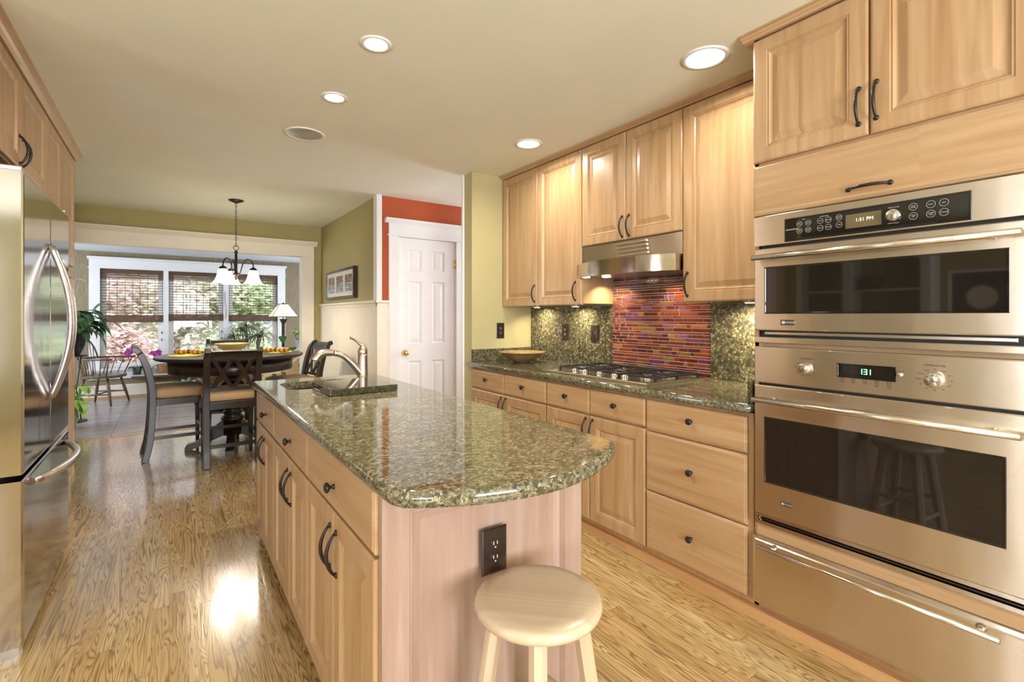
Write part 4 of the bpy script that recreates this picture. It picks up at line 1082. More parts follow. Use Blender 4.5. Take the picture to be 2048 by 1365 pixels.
# ---------------------------------------------------------------- ceiling fittings
CL = ['small recessed ceiling light nearer the camera over the island', 'small recessed ceiling light farther away, near the round speaker', 'large recessed ceiling light beside the oven tower', 'large recessed ceiling light in front of the stub wall']
for (x, y, r), lab, pw in zip(CANS, CL, (13, 13, 9, 9)):
    t = thing('recessed_light', lab, 'ceiling light', (x, y, CZ), 0, 'recessed ceiling lights')
    big = r > 0.06; ro = r + (0.018 if not big else 0.020)
    dz = 0.055 if big else 0.012
    prof = [(r, 0.0), (ro, 0.0), (ro, -0.003), (r + 0.004, -0.006), (r - 0.002, -0.004), (r - 0.004, 0.0), (r * (0.86 if big else 0.97), dz)]
    MB().lathe(prof, 40, (x, y, CZ), cap=False).build('trim_ring', M['baffle'], t, recalc=False)
    MB().lathe([(r * 0.90 if big else r * 0.99, 0), (r * 0.6, -0.004), (0.001, -0.006)], 32, (x, y, CZ + dz), cap=False).build('lens', M['can_glow'], t, recalc=False)
    area('recessed_lamp', (x, y, CZ - 0.012), (0, 0, -1), 0.10, 0.1, pw, (1.0, 0.90, 0.76), 165, 'DISK')
t = thing('ceiling_speaker', 'round grey ceiling speaker in a white ring', 'speaker', (0.733, 3.424, CZ))
MB().lathe([(0.124, 0), (0.124, -0.004), (0.118, -0.007), (0.108, -0.006), (0.106, -0.002)], 44, (0.733, 3.424, CZ), cap=False).build('speaker_ring', M['baffle'], t, recalc=False)
MB().lathe([(0.107, -0.003), (0.080, -0.009), (0.040, -0.013), (0.001, -0.014)], 40, (0.733, 3.424, CZ), cap=False).build('speaker_grille', M['speaker'], t, recalc=False)

# ---------------------------------------------------------------- chandelier
cx, cy = 0.568, 5.80
ch = thing('chandelier', 'black three arm chandelier with lit white bell shades', 'chandelier', (cx, cy, CZ))
MB().lathe([(0.072, 0), (0.070, -0.008), (0.045, -0.020), (0.016, -0.028), (0.008, -0.034)], 28, (cx, cy, CZ - 0.0005)).build('canopy', M['black'], ch)
b = MB(); z = CZ - 0.036; k = 0
while z > 2.035:
    c = Vector((cx, cy, z - 0.017)); pts = []
    for i in range(14):
        a = 2 * pi * i / 14; o_ = Vector((0.0075 * cos(a), 0, 0.0205 * sin(a)))
        if k % 2: o_ = Vector((0, o_.x, o_.z))
        pts.append(tuple(c + o_))
    b.tube(pts, 0.0022, 6, closed=True); z -= 0.0345; k += 1
b.build('chain', M['black'], ch)
MB().tube([(cx + 0.024 * cos(2 * pi * i / 20), cy, 2.005 + 0.024 * sin(2 * pi * i / 20)) for i in range(20)], 0.003, 8, closed=True).build('hanging_ring', M['black'], ch)
MB().lathe([(0.001, 0.275), (0.010, 0.270), (0.018, 0.255), (0.018, 0.245), (0.010, 0.238), (0.013, 0.230), (0.013, 0.06), (0.018, 0.052), (0.018, 0.036), (0.034, 0.028), (0.034, 0.018), (0.014, 0.010), (0.018, -0.010), (0.010, -0.028), (0.001, -0.040)], 20, (cx, cy, 1.705)).build('column', M['black'], ch)
fwd = Vector((cx, cy, 0)).normalized(); rgt = Vector((fwd.y, -fwd.x, 0))
for th in (75, 195, 315):
    d = rgt * sin(radians(th)) - fwd * cos(radians(th)); R = 0.163
    q = Vector((cx, cy, 0))
    def at_(r, z): return tuple(q + d * r + Vector((0, 0, z)))
    p = [at_(0.020, 1.735)] + cat([at_(0.040, 1.745), at_(0.053, 1.800), at_(0.073, 1.860), at_(0.107, 1.888), at_(0.142, 1.870), at_(0.160, 1.830), at_(0.163, 1.800)], 5)
    a = MB().tube(p, 0.0065, 10).build('arm', M['black'], ch)
    ctr = at_(R, 0)
    MB().lathe([(0.008, 0.035), (0.030, 0.020), (0.038, 0.006), (0.036, 0.0), (0.030, -0.006)], 20, (ctr[0], ctr[1], 1.772)).build('socket_cup', M['black'], a)
    MB().lathe([(0.034, 0.136), (0.041, 0.120), (0.050, 0.085), (0.060, 0.048), (0.074, 0.016), (0.091, 0.0), (0.088, -0.001), (0.071, 0.015), (0.057, 0.047), (0.047, 0.084), (0.037, 0.118)], 28, (ctr[0], ctr[1], 1.636), cap=False).build('bell_shade', M['shade_glow'], a, recalc=False)
    d_ = bpy.data.lights.new('chandelier_bulb', 'POINT'); d_.energy = 15; d_.color = (1, 0.88, 0.68); d_.shadow_soft_size = 0.03
    lo = bpy.data.objects.new('chandelier_bulb', d_); COL.objects.link(lo); lo.location = (ctr[0], ctr[1], 1.66)

# ---------------------------------------------------------------- dining table
tx, ty = 0.52, 5.60
tb = thing('dining_table', 'round espresso pedestal dining table at counter height', 'table', (tx, ty, 0))
MB().lathe([(0.001, 0.878), (0.58, 0.878), (0.632, 0.888), (0.645, 0.900), (0.645, 0.910), (0.632, 0.918), (0.618, 0.920), (0.001, 0.920)], 64).build('tabletop', M['espresso'], tb, local=True)
MB().lathe([(0.50, 0.760), (0.535, 0.760), (0.543, 0.767), (0.543, 0.878), (0.50, 0.878)], 64).build('apron', M['espresso'], tb, local=True)
MB().lathe([(0.001, 0.78), (0.16, 0.78), (0.16, 0.755), (0.10, 0.745), (0.125, 0.725), (0.10, 0.70), (0.072, 0.68), (0.085, 0.655), (0.118, 0.62), (0.128, 0.585), (0.115, 0.545), (0.085, 0.515), (0.080, 0.48), (0.085, 0.42), (0.090, 0.385), (0.070, 0.365), (0.092, 0.350), (0.092, 0.335), (0.070, 0.320), (0.105, 0.295), (0.105, 0.275), (0.085, 0.26), (0.085, 0.12), (0.001, 0.11)], 36).build('pedestal', M['espresso'], tb, local=True)
for k in range(4):
    a = k * pi / 2 + radians(-9); b = MB(lambda u, v, w, a=a: (u * cos(a) - w * sin(a), u * sin(a) + w * cos(a), v))
    top = cat([(0.075, 0.275), (0.15, 0.215), (0.24, 0.135), (0.31, 0.078), (0.37, 0.062), (0.395, 0.040), (0.40, 0.0)], 4)
    bot = cat([(0.37, 0.0), (0.33, 0.015), (0.24, 0.05), (0.15, 0.09), (0.075, 0.12)], 4)
    P = top + bot; n = len(P)
    vs = [(x, y, -0.036) for x, y in P] + [(x, y, 0.036) for x, y in P]
    b.add(vs, [(i, (i + 1) % n, (i + 1) % n + n, i + n) for i in range(n)])
    nt, nb = len(top), len(bot)
    # side faces as strips between the top and bottom curves
    for off in (0, n):
        for i in range(min(nt, nb) - 1):
            i0 = round(i * (nt - 1) / (nb - 1)); i1 = round((i + 1) * (nt - 1) / (nb - 1))
            fcs = [off + j for j in range(i0, i1 + 1)] + [off + n - 1 - (i + 1), off + n - 1 - i]
            b.add(vs, [tuple(dict.fromkeys(fcs))])
    b.build('pedestal_foot', M['espresso'], tb, local=True)

# ---------------------------------------------------------------- dining chairs
BP = [(-0.262, 0.0), (-0.232, 0.13), (-0.214, 0.30), (-0.205, 0.48), (-0.206, 0.62), (-0.222, 0.74), (-0.252, 0.86), (-0.286, 0.945), (-0.318, 0.992), (-0.350, 1.008)]
BC = cat(BP, 4)
def back_y(z):
    for i in range(len(BC) - 1):
        if BC[i][1] <= z <= BC[i + 1][1]:
            t_ = (z - BC[i][1]) / max(1e-6, BC[i + 1][1] - BC[i][1]); return BC[i][0] + t_ * (BC[i + 1][0] - BC[i][0])
    return BC[-1][0]
def make_chair(label):
    t = thing('dining_chair', label, 'chair', (0, 0, 0), 0, 'counter height dining chairs')
    for sx in (-1, 1):
        b = MB(); x = sx * 0.197
        b.tube([(x, y, z) for y, z in BC], [0.036 if i < len(BC) * 0.8 else 0.030 for i in range(len(BC))], 4, up=(1, 0, 0), flat=1.0)
        b.build('back_post', M['espresso'], t, local=True, bevel=0.004)
        b = MB(); x = sx * 0.195; y = 0.175
        b.box(x - 0.024, x + 0.024, y - 0.024, y + 0.024, 0.455, 0.552)
        b.lathe([(0.022, 0.455), (0.030, 0.446), (0.018, 0.434), (0.029, 0.422), (0.022, 0.412)], 16, (x, y, 0))
        b.tube([(x, y, 0.416), (x, y, 0.05), (x, y, 0.0)], [0.030, 0.020, 0.019], 4, up=(1, 0, 0))
        b.build('front_leg', M['espresso'], t, local=True)
        MB().box(x - 0.011, x + 0.011, -0.205, 0.160, 0.188, 0.218).build('stretcher', M['espresso'], t, local=True)
    MB().box(-0.18, 0.18, 0.164, 0.186, 0.245, 0.275).build('stretcher', M['espresso'], t, local=True)
    MB().box(-0.18, 0.18, -0.238, -0.216, 0.160, 0.190).build('stretcher', M['espresso'], t, local=True)
    b = MB().box(-0.205, 0.205, -0.215, 0.195, 0.490, 0.553)
    b.build('seat_apron', M['espresso'], t, local=True, bevel=0.003)
    b = MB()
    L = []
    for ins, z in ((0.008, 0.554), (-0.008, 0.567), (-0.012, 0.598), (-0.006, 0.628), (0.020, 0.645), (0.09, 0.657)):
        L.append([(x, y, z) for x, y in rrect(-0.205 + ins, 0.205 - ins, -0.188 + ins * 0.7, 0.208 - ins, 0.05)])
    m = len(L[0]); vs = sum(L, [])
    b.add(vs, [(k * m + i, k * m + (i + 1) % m, (k + 1) * m + (i + 1) % m, (k + 1) * m + i) for k in range(5) for i in range(m)], True)
    b.add(vs, [tuple(range(5 * m, 6 * m)), tuple(range(m - 1, -1, -1))])
    b.build('seat_cushion', M['cushion'], t, local=True)
    # crest rail rolled over at the top
    zt = [z for y, z in BC if z >= 0.855]
    prof = [(y + 0.010, z) for y, z in BC if z >= 0.922]; prof = prof + [(y - 0.014, z - 0.010) for y, z in reversed([(y, z) for y, z in BC if z >= 0.922])]
    b = MB(); np_ = len(prof); hN = np_ // 2
    vs = [(-0.172, y, z) for y, z in prof] + [(0.172, y, z) for y, z in prof]
    b.add(vs, [(i, (i + 1) % np_, (i + 1) % np_ + np_, i + np_) for i in range(np_)], False)
    for off in (0, np_):
        for i in range(hN - 1): b.add(vs, [(off + i, off + i + 1, off + np_ - 2 - i, off + np_ - 1 - i)])
    b.build('crest_rail', M['espresso'], t, local=True)
    MB().box(-0.172, 0.172, back_y(0.66) - 0.016, back_y(0.66) + 0.010, 0.650, 0.676).build('lower_rail', M['espresso'], t, local=True)
    b = MB(); z0, z1 = 0.668, 0.940
    for c in (-0.082, 0.082):
        for s_, oy in ((1, 0.002), (-1, -0.004)):
            A = (c - s_ * 0.075, back_y(z0) + oy, z0); C = (c + s_ * 0.075, back_y(z1) + oy, z1)
            b.bar(A, C, 0.032, 0.015, up=(1, 0, 0))
    b.build('cross_slats', M['espresso'], t, local=True)
    return t
c0 = make_chair('dark dining chair with tan seat, its back turned to the island sink')
c0.location = (0.452, 5.128, 0); c0.rotation_euler.z = 0.02
for lab, x, y, rz in (('dark dining chair side-on at the left of the table', 0.070, 5.62, radians(-90 + 4)),
                      ('dark dining chair by the beadboard wall, right of the table', 1.085, 5.665, radians(100)),
                      ('dark dining chair on the window side of the table', 0.56, 6.40, pi - 0.03)):
    c = copy_tree(c0); c.location = (x, y, 0); c.rotation_euler.z = rz; c['label'] = lab

# things on the table
TZ = 0.9205
def placemat(label, x, y, rz):
    b = MB().lathe([(0.001, 0), (0.190, 0), (0.192, 0.0015), (0.190, 0.003), (0.001, 0.003)], 36, sy=0.72, cap=False)
    o = b.build('placemat', M['yellow']); o.location = (x, y, TZ); o.rotation_euler.z = rz
    return tag(o, label, 'placemat', 'yellow placemats')
placemat('yellow placemat at the left edge of the dining table', tx - 0.40, ty + 0.04, pi / 2)
placemat('yellow placemat on the near edge, behind the chair back', tx + 0.02, ty - 0.42, 0)
placemat('yellow placemat at the right edge of the dining table', tx + 0.42, ty + 0.02, pi / 2)
placemat('yellow placemat on the window side of the dining table', tx + 0.03, ty + 0.41, 0)
def napkin(label, x, y, rz):
    t = thing('napkin', label, 'napkin', (x, y, TZ + 0.0032), rz, 'plaid napkins')
    b = MB(lambda u, v, w: (w, u * 1.25, v * 0.8 + 0.026))
    prof = [(0.001, -0.140), (0.020, -0.134), (0.031, -0.100), (0.032, -0.06), (0.025, -0.03), (0.016, -0.010), (0.016, 0.010), (0.025, 0.03), (0.032, 0.06), (0.031, 0.100), (0.020, 0.134), (0.001, 0.140)]
    b.lathe(prof, 14, cap=False).build('folded_cloth', M['plaid'], t, local=True)
    b = MB(lambda u, v, w: (w, u, v + 0.026)).lathe([(0.020, -0.014), (0.022, 0), (0.020, 0.014), (0.017, 0.014), (0.017, -0.014), (0.020, -0.014)], 18, cap=False)
    b.build('napkin_ring', M['ring'], t, local=True)
napkin('plaid napkin on the left placemat', tx - 0.36, ty + 0.12, radians(-35))
napkin('plaid napkin on the near placemat behind the chair back', tx + 0.05, ty - 0.40, radians(-20))
napkin('plaid napkin on the right placemat', tx + 0.38, ty - 0.06, radians(-35))
fb = thing('fruit_bowl', 'wide cream yellow bowl in the middle of the dining table', 'bowl', (0.55, 6.01, TZ + 0.0033))
MB().lathe([(0.001, 0.0), (0.070, 0.0), (0.075, 0.006), (0.112, 0.028), (0.142, 0.060), (0.160, 0.076), (0.160, 0.081), (0.152, 0.080)], 40, cap=False).build('bowl_body', M['yellowbowl'], fb, local=True)
MB().lathe([(0.1605, 0.0815), (0.152, 0.0802), (0.135, 0.066), (0.104, 0.034), (0.066, 0.014), (0.001, 0.012)], 40, cap=False).build('painted_inside', M['bowlin'], fb, local=True)

# framed picture on the dining wall
pf = thing('framed_picture', 'black framed photograph triptych on the olive dining wall', 'picture', (1.70, 5.97, 1.68))
fP = faceX(1.699)
b = MB(fP).rings(5.393, 6.543, 1.503, 1.851, [(0, 0), (0, 0.042), (0.004, 0.045), (0.028, 0.045), (0.030, 0.030)]); b.build('picture_frame', M['blackplastic'], pf)
MB(fP).rings(5.423, 6.513, 1.533, 1.821, [(0, 0.0303), (0, 0.0315)]).build('mat_board', M['mat_board'], pf)
q = NT('boat_photograph'); q.set(Roughness=0.3)
x, y, z = q.sep(q.pos())
nn = q.noise(q.comb(0.0, q.math('MULTIPLY', y, 9.0), q.math('MULTIPLY', z, 60.0)), 1.0, 4, 0.7, 1.0)
up = q.ramp(nn, [(0.40, (0.03, 0.02, 0.015)), (0.52, (0.22, 0.11, 0.05)), (0.65, (0.55, 0.40, 0.25))])
lo = q.ramp(nn, [(0.42, (0.03, 0.035, 0.06)), (0.50, (0.30, 0.32, 0.40)), (0.60, (0.75, 0.75, 0.76))])
q.col(q.mix(q.math('GREATER_THAN', z, 1.685), lo, up))
for a in (5.480, 5.835, 6.190):
    MB(fP).rings(a, a + 0.27, 1.580, 1.775, [(0, 0.0316), (0, 0.0325)]).build('print', q.m, pf)

# ---------------------------------------------------------------- sunroom: woven shades
for i, (x0, x1, zb) in enumerate(((-0.884, -0.081, 1.198), (-0.007, 0.780, 1.216), (0.862, 1.649, 1.203))):
    t = thing('woven_shade', ['brown woven bamboo shade on the left window', 'brown woven bamboo shade on the middle window', 'brown woven bamboo shade on the right window, above the floor lamp'][i], 'window shade', ((x0 + x1) / 2, 9.985, 2.045), 0, 'woven bamboo shades')
    b = MB(); z = 2.046; rr = random.Random(i)
    while z > 1.895:
        hh = rr.uniform(0.006, 0.011); b.box(x0, x1, 9.966 + rr.uniform(0, 0.004), 9.975, z - hh, z); z -= hh + rr.choice((0.0008, 0.0008, 0.003))
    b.build('valance', M['bamboo'], t, weld=False, recalc=True)
    b = MB(); z = 1.885
    while z > zb + 0.10:
        b.box(x0 + 0.004, x1 - 0.004, 9.982, 9.987, z - 0.0085, z)
        z -= 0.0445
    n = 8
    for k in range(n + 1):
        x = x0 + 0.012 + (x1 - x0 - 0.024) * k / n; b.box(x - 0.0028, x + 0.0028, 9.980, 9.982, zb + 0.05, 1.90)
    b.build('slat_panel', M['bamboo'], t, weld=False, recalc=True)
    b = MB(); z = zb + 0.112; k = 0
    while z > zb + 0.006:
        b.box(x0, x1, 9.964 + 0.002 * (k % 2), 9.992, z - 0.0115, z); z -= 0.0122; k += 1
    b.tube([(x0, 9.972, zb + 0.004), (x1, 9.972, zb + 0.004)], 0.006, 8)
    b.build('gathered_fold', M['bamboo'], t, weld=False, recalc=True)
cd = MB().tube(cat([(0.805, 9.940, 1.72), (0.800, 9.938, 1.60), (0.815, 9.938, 1.48), (0.822, 9.939, 1.36), (0.812, 9.940, 1.25)], 5), 0.003, 6)
tag(cd.build('pull_cord', M['black']), 'thin dark shade cord hanging between the middle and right windows', 'cord')

# window shelf with plants
sh = thing('window_shelf', 'brown edged plant shelf under the sunroom windows', 'shelf', (0.75, 9.86, 0.33))
MB().box(-0.485, 2.1, 9.70, 9.943, 0.318, 0.345).build('shelf_board', M['brown'], sh)
MB().box(-0.480, 2.1, 9.705, 9.943, 0.3455, 0.362).build('marble_top', M['white'], sh, label='pale stone top')
SZ = 0.3625
def pot(mb, r0, r1, h, lip=0.012, seg=24):
    return mb.lathe([(0.001, 0), (r0, 0), (r1 * 0.97, h * 0.80), (r1 * 0.97, h * 0.81), (r1 + lip * 0.5, h * 0.81), (r1 + lip * 0.6, h), (r1 - 0.006, h), (r1 - 0.010, h * 0.88), (0.001, h * 0.88)], seg, cap=False)
def saucer(par, r): MB().lathe([(0.001, 0.0), (r, 0.0), (r + 0.012, 0.014), (r + 0.008, 0.015), (r, 0.005), (0.001, 0.004)], 24, cap=False).build('saucer', M['terracotta'], par, local=True)
def orchid(label, x, y, potmat, r0, r1, h, fl, seed, lean):
    t = thing('orchid', label, 'plant', (x, y, SZ), 0, 'orchids on the window shelf'); rr = random.Random(seed)
    pot(MB(), r0, r1, h).build('pot', potmat, t, local=True)
    b = MB()
    for k in range(5):
        a = rr.uniform(0, 2 * pi); b.leaf((0, 0, h * 0.9), (cos(a), sin(a), 0.55), (0, 0, 1), rr.uniform(0.16, 0.26), 0.06, 0.75)
    b.build('leaves', M['leaf_dark'], t, local=True, recalc=False)
    p = cat([(0, 0, h * 0.9), (lean * 0.3, 0, h + 0.13), (lean * 0.6, -0.01, h + 0.26), (lean, -0.02, h + fl), (lean * 1.5, -0.03, h + fl - 0.01)], 5)
    MB().tube(p, 0.003, 6).build('flower_stem', M['stem'], t, local=True)
    b = MB()
    for k in range(8):
        c = Vector((lean * rr.uniform(0.55, 1.7), -0.03 + rr.uniform(-0.03, 0.03), h + fl + rr.uniform(-0.05, 0.03)))
        for j in range(5):
            a = 2 * pi * j / 5 + rr.random(); b.leaf(c, (cos(a), -0.4, sin(a)), (0, -1, 0.1), 0.040, 0.036, 0.1, 3)
    b.build('flowers', M['petal'], t, local=True, recalc=False)
orchid('magenta orchid in a dark green pot at the left end of the window shelf', -0.42, 9.83, M['greenpot'], 0.05, 0.065, 0.13, 0.24, 4, -0.09)
orchid('magenta orchid in a terracotta pot on the window shelf', -0.065, 9.80, M['terracotta'], 0.075, 0.100, 0.15, 0.19, 9, -0.10)
t = thing('potted_plant', 'small red glazed pot on the window shelf, behind the dining table', 'plant', (0.27, 9.80, SZ))
pot(MB(), 0.045, 0.060, 0.13).build('pot', M['redpot'], t, local=True)
b = MB(); rr = random.Random(3)
for k in range(9):
    a = rr.uniform(0, 2 * pi); b.leaf((0, 0, 0.12), (cos(a), sin(a), 1.2), (0, 0, 1), rr.uniform(0.10, 0.2), 0.025, 0.5)
b.build('leaves', M['leaf_mid'], t, local=True, recalc=False)
t = thing('variegated_plant', 'bushy white and green leaved plant standing on the tiles below the shelf', 'plant', (0.22, 9.38, 0))
pot(MB(), 0.10, 0.13, 0.16).build('pot', M['terracotta'], t, local=True)
b = MB(); rr = random.Random(5)
for k in range(85):
    a = rr.uniform(0, 2 * pi); el = rr.uniform(0.0, 1.0)
    b.leaf((0.17 * rr.random() * cos(a), 0.13 * rr.random() * sin(a), 0.15 + 0.12 * rr.random()), (cos(a), sin(a), el), (0, 0, 1), rr.uniform(0.08, 0.16), 0.055, 0.6, 4)
b.build('leaves', M['leaf_var'], t, local=True, recalc=False)

# spiky dracaena behind the table
t = thing('dracaena', 'spiky grey green dracaena in front of the right window', 'plant', (1.10, 9.30, 0))
pot(MB(), 0.12, 0.16, 0.28).build('pot', M['darkpot'], t, local=True)
b = MB(); rr = random.Random(8); tips = []
for k in range(5):
    a = 2 * pi * k / 5 + 0.4; e = (0.22 * cos(a), 0.16 * sin(a), 0.92 + 0.20 * rr.random()); tips.append(e)
    b.tube(cat([(0.02 * cos(a), 0.02 * sin(a), 0.24), (0.10 * cos(a), 0.08 * sin(a), 0.5), e], 5), 0.011, 7)
b.build('canes', M['stem'], t, local=True)
b = MB()
for e in tips:
    for k in range(42):
        a = rr.uniform(0, 2 * pi); el = rr.uniform(-0.1, 1.5)
        b.leaf(e, (cos(a), sin(a), el), (0, 0, 1), rr.uniform(0.24, 0.42), 0.021, rr.uniform(0.5, 1.3), 6, shape=1)
b.build('blades', M['leaf_grey'], t, local=True, recalc=False)

# peace lily on a stand, light plant below
t = thing('plant_stand', 'thin black metal plant stand under the dark glazed pot', 'plant stand', (-0.98, 8.0, 0))
MB().lathe([(0.001, 0), (0.15, 0), (0.15, 0.012), (0.02, 0.02), (0.001, 0.02)], 24, cap=False).build('stand_base', M['black'], t, local=True)
MB().lathe([(0.001, 0), (0.15, 0), (0.155, 0.012), (0.15, 0.02), (0.001, 0.02)], 28, (0, 0, 0.80), cap=False).build('stand_tray', M['black'], t, local=True)
b = MB()
for k in range(3):
    a = k * 2 * pi / 3 + 0.1; b.tube([(0.09 * cos(a), 0.09 * sin(a), 0.012), (0.045 * cos(a), 0.045 * sin(a), 0.4), (0.09 * cos(a), 0.09 * sin(a), 0.805)], 0.006, 8)
b.build('stand_legs', M['black'], t, local=True)
t = thing('peace_lily', 'large dark leaved peace lily in a dark glazed pot by the pantry', 'plant', (-0.98, 8.0, 0.8205))
MB().lathe([(0.001, 0), (0.075, 0), (0.085, 0.01), (0.125, 0.10), (0.150, 0.20), (0.152, 0.27), (0.162, 0.285), (0.150, 0.29), (0.140, 0.27), (0.001, 0.26)], 32, cap=False).build('pot', M['darkpot'], t, local=True)
b = MB(); rr = random.Random(12)
for k in range(75):
    a = rr.uniform(0, 2 * pi); el = rr.uniform(0.1, 1.1); r0 = rr.uniform(0.05, 0.20)
    base = (r0 * cos(a), r0 * sin(a), 0.28 + 0.26 * rr.random())
    b.leaf(base, (cos(a), sin(a), el), (0, 0, 1), rr.uniform(0.22, 0.34), rr.uniform(0.075, 0.105), rr.uniform(0.7, 1.3), 7)
for bs, d, L in (((0.20, -0.02, 0.50), (0.22, 0.1, 1.0), 0.27), ((0.20, -0.05, 0.44), (1, -0.1, 0.15), 0.36), ((0.14, -0.08, 0.40), (1, -0.3, 0.0), 0.34), ((0.15, 0.05, 0.32), (0.9, 0.2, -0.4), 0.34)):
    b.leaf(bs, d, (0, 0, 1), L, 0.10, 0.55, 8)
b.build('leaves', M['leaf_dark'], t, local=True, recalc=False)
b = MB()
for k in range(8):
    a = 2 * pi * k / 8; b.tube([(0.03 * cos(a), 0.03 * sin(a), 0.25), (0.16 * cos(a), 0.16 * sin(a), 0.46)], 0.004, 6)
b.tube(cat([(0.05, 0, 0.27), (0.02, 0.0, 0.6), (0.02, 0, 0.94)], 5), 0.003, 6); b.tube(cat([(0.10, -0.1, 0.3), (0.25, -0.12, 0.5), (0.50, -0.10, 0.62)], 5), 0.003, 6)
b.build('stalks', M['stem'], t, local=True)
b = MB(); b.leaf((0.00, 0, 0.93), (1.0, 0, 0.25), (0, 0, 1), 0.15, 0.05, 0.4, 6); b.leaf((0.46, -0.10, 0.61), (1.0, 0.1, 0.2), (0, 0, 1), 0.12, 0.022, 0.4, 6)
b.build('white_spathe', M['petal_white'], t, local=True, recalc=False)
t = thing('pothos', 'light green pothos on the tiles at the foot of the pantry', 'plant', (-0.98, 7.55, 0))
pot(MB(), 0.09, 0.12, 0.24).build('pot', M['bluepot'], t, local=True)
b = MB(); rr = random.Random(2)
for k in range(60):
    a = rr.uniform(0, 2 * pi); el = rr.uniform(-0.5, 0.9); r0 = rr.uniform(0.03, 0.16)
    b.leaf((r0 * cos(a), r0 * sin(a), 0.22 + 0.28 * rr.random()), (cos(a), sin(a), el), (0, 0, 1), rr.uniform(0.12, 0.18), 0.085, rr.uniform(0.5, 1.1), 5)
for bs, d in (((0.12, -0.05, 0.30), (0.6, -0.2, -0.9)), ((0.14, 0.0, 0.25), (0.5, 0.1, -1.0)), ((0.10, -0.1, 0.22), (0.4, -0.2, -1))):
    b.leaf(bs, d, (1, 0, 0.3), 0.17, 0.085, 0.3, 5)
b.build('leaves', M['leaf_light'], t, local=True, recalc=False)

# windsor armchair
t = thing('windsor_armchair', 'brown windsor armchair with hoop back by the left window', 'chair', (-0.80, 9.36, 0), radians(-112))
SH = 0.415
b = MB(); P = [(0.27 * abs(cos(a)) ** 0.7 * (1 if cos(a) > 0 else -1), 0.02 + 0.235 * abs(sin(a)) ** 0.8 * (1 if sin(a) > 0 else -1)) for a in [2 * pi * i / 36 for i in range(36)]]
b.prism(P, 2, SH - 0.022, SH + 0.018); b.build('seat', M['brown'], t, local=True, bevel=0.006)
LT = {}
for k, (x, y) in enumerate(((-1, 1), (1, 1), (1, -1), (-1, -1))):
    A = Vector((x * 0.17, y * 0.14, SH - 0.01)); B = Vector((x * 0.245, y * 0.225, 0)); LT[k] = (A, B)
    MB().tube([A, A.lerp(B, 0.3), A.lerp(B, 0.55), B], [0.013, 0.019, 0.020, 0.011], 10).build('leg', M['brown'], t, local=True)
mid = []
for i, j in ((0, 3), (1, 2)):
    a, c = LT[i][0].lerp(LT[i][1], 0.6), LT[j][0].lerp(LT[j][1], 0.6); mid.append((a + c) / 2)
    MB().tube([a, (a + c) / 2, c], [0.008, 0.013, 0.008], 8).build('stretcher', M['brown'], t, local=True)
MB().tube([mid[0], mid[1]], 0.010, 8).build('stretcher', M['brown'], t, local=True)
AH = 0.675
def bow_at(a): return (0.285 * cos(a), -0.02 + 0.235 * sin(a), AH)
p = [(0.325, 0.27, AH), (0.30, 0.12, AH)] + [bow_at(-pi * i / 16) for i in range(17)] + [(-0.30, 0.12, AH), (-0.325, 0.27, AH)]
MB().tube(p, 0.015, 10, up=(0, 0, 1), flat=1.4).build('arm_bow', M['brown'], t, local=True)
def hoop(s): a = pi * s; return (0.235 * cos(a), -0.185 - 0.09 * sin(a) ** 0.8, AH + 0.31 * sin(a) ** 0.75)
MB().tube([hoop(i / 24) for i in range(25)], 0.011, 10).build('hoop_back', M['brown'], t, local=True)
b = MB()
for k in range(7):
    s_ = 0.16 + 0.68 * k / 6; q_ = hoop(s_); b.tube([(q_[0] * 0.72, -0.17, SH + 0.01), q_], 0.005, 7)
for e in (-1, 1):
    for k in range(4):
        f_ = k / 3; b.tube([(e * (0.235 - 0.03 * (1 - f_)), -0.10 + 0.26 * f_, SH + 0.01), (e * (0.285 + 0.030 * f_), -0.08 + 0.31 * f_, AH)], 0.006 if k < 3 else 0.009, 7)
b.build('spindles', M['brown'], t, local=True)

# floor lamp
t = thing('floor_lamp', 'lit mission style floor lamp with stained glass pyramid shade', 'lamp', (1.615, 9.20, 0))
b = MB()
def frus(z0, h0, z1, h1, th=0.0):
    return [(x * h, y * h, z) for z, h in ((z0, h0), (z1, h1)) for x, y in ((-1, -1), (1, -1), (1, 1), (-1, 1))]
vs = frus(1.285, 0.205, 1.500, 0.068); b.add(vs, [(i, (i + 1) % 4, (i + 1) % 4 + 4, i + 4) for i in range(4)])
b.build('lamp_shade', M['lamp_glow'], t, local=True, recalc=True)
b = MB()
for i in range(4):
    b.bar(vs[i], vs[i + 4], 0.008, 0.008); b.bar(vs[i], vs[(i + 1) % 4], 0.012, 0.008); b.bar(vs[i + 4], vs[(i + 1) % 4 + 4], 0.010, 0.010)
    A, B_, C_, D = (Vector(vs[i]), Vector(vs[(i + 1) % 4]), Vector(vs[i + 4]), Vector(vs[(i + 1) % 4 + 4]))
    for f_ in (0.42, 0.58): b.bar(A.lerp(B_, f_), C_.lerp(D, f_), 0.004, 0.004)
    b.bar(A.lerp(C_, 0.22), B_.lerp(D, 0.22), 0.004, 0.004)
b.build('shade_leading', M['brown'], t, local=True)
b = MB().box(-0.07, 0.07, -0.07, 0.07, 1.498, 1.503); b.lathe([(0.014, 0), (0.018, 0.012), (0.010, 0.022), (0.001, 0.024)], 12, (0, 0, 1.503)); b.build('finial', M['black'], t, local=True)
vs = frus(0.03, 0.024, 1.16, 0.022); b = MB().add(vs, [(i, (i + 1) % 4, (i + 1) % 4 + 4, i + 4) for i in range(4)] + [(3, 2, 1, 0), (4, 5, 6, 7)])
vs = frus(1.16, 0.022, 1.245, 0.058); b.add(vs, [(i, (i + 1) % 4, (i + 1) % 4 + 4, i + 4) for i in range(4)] + [(3, 2, 1, 0), (4, 5, 6, 7)])
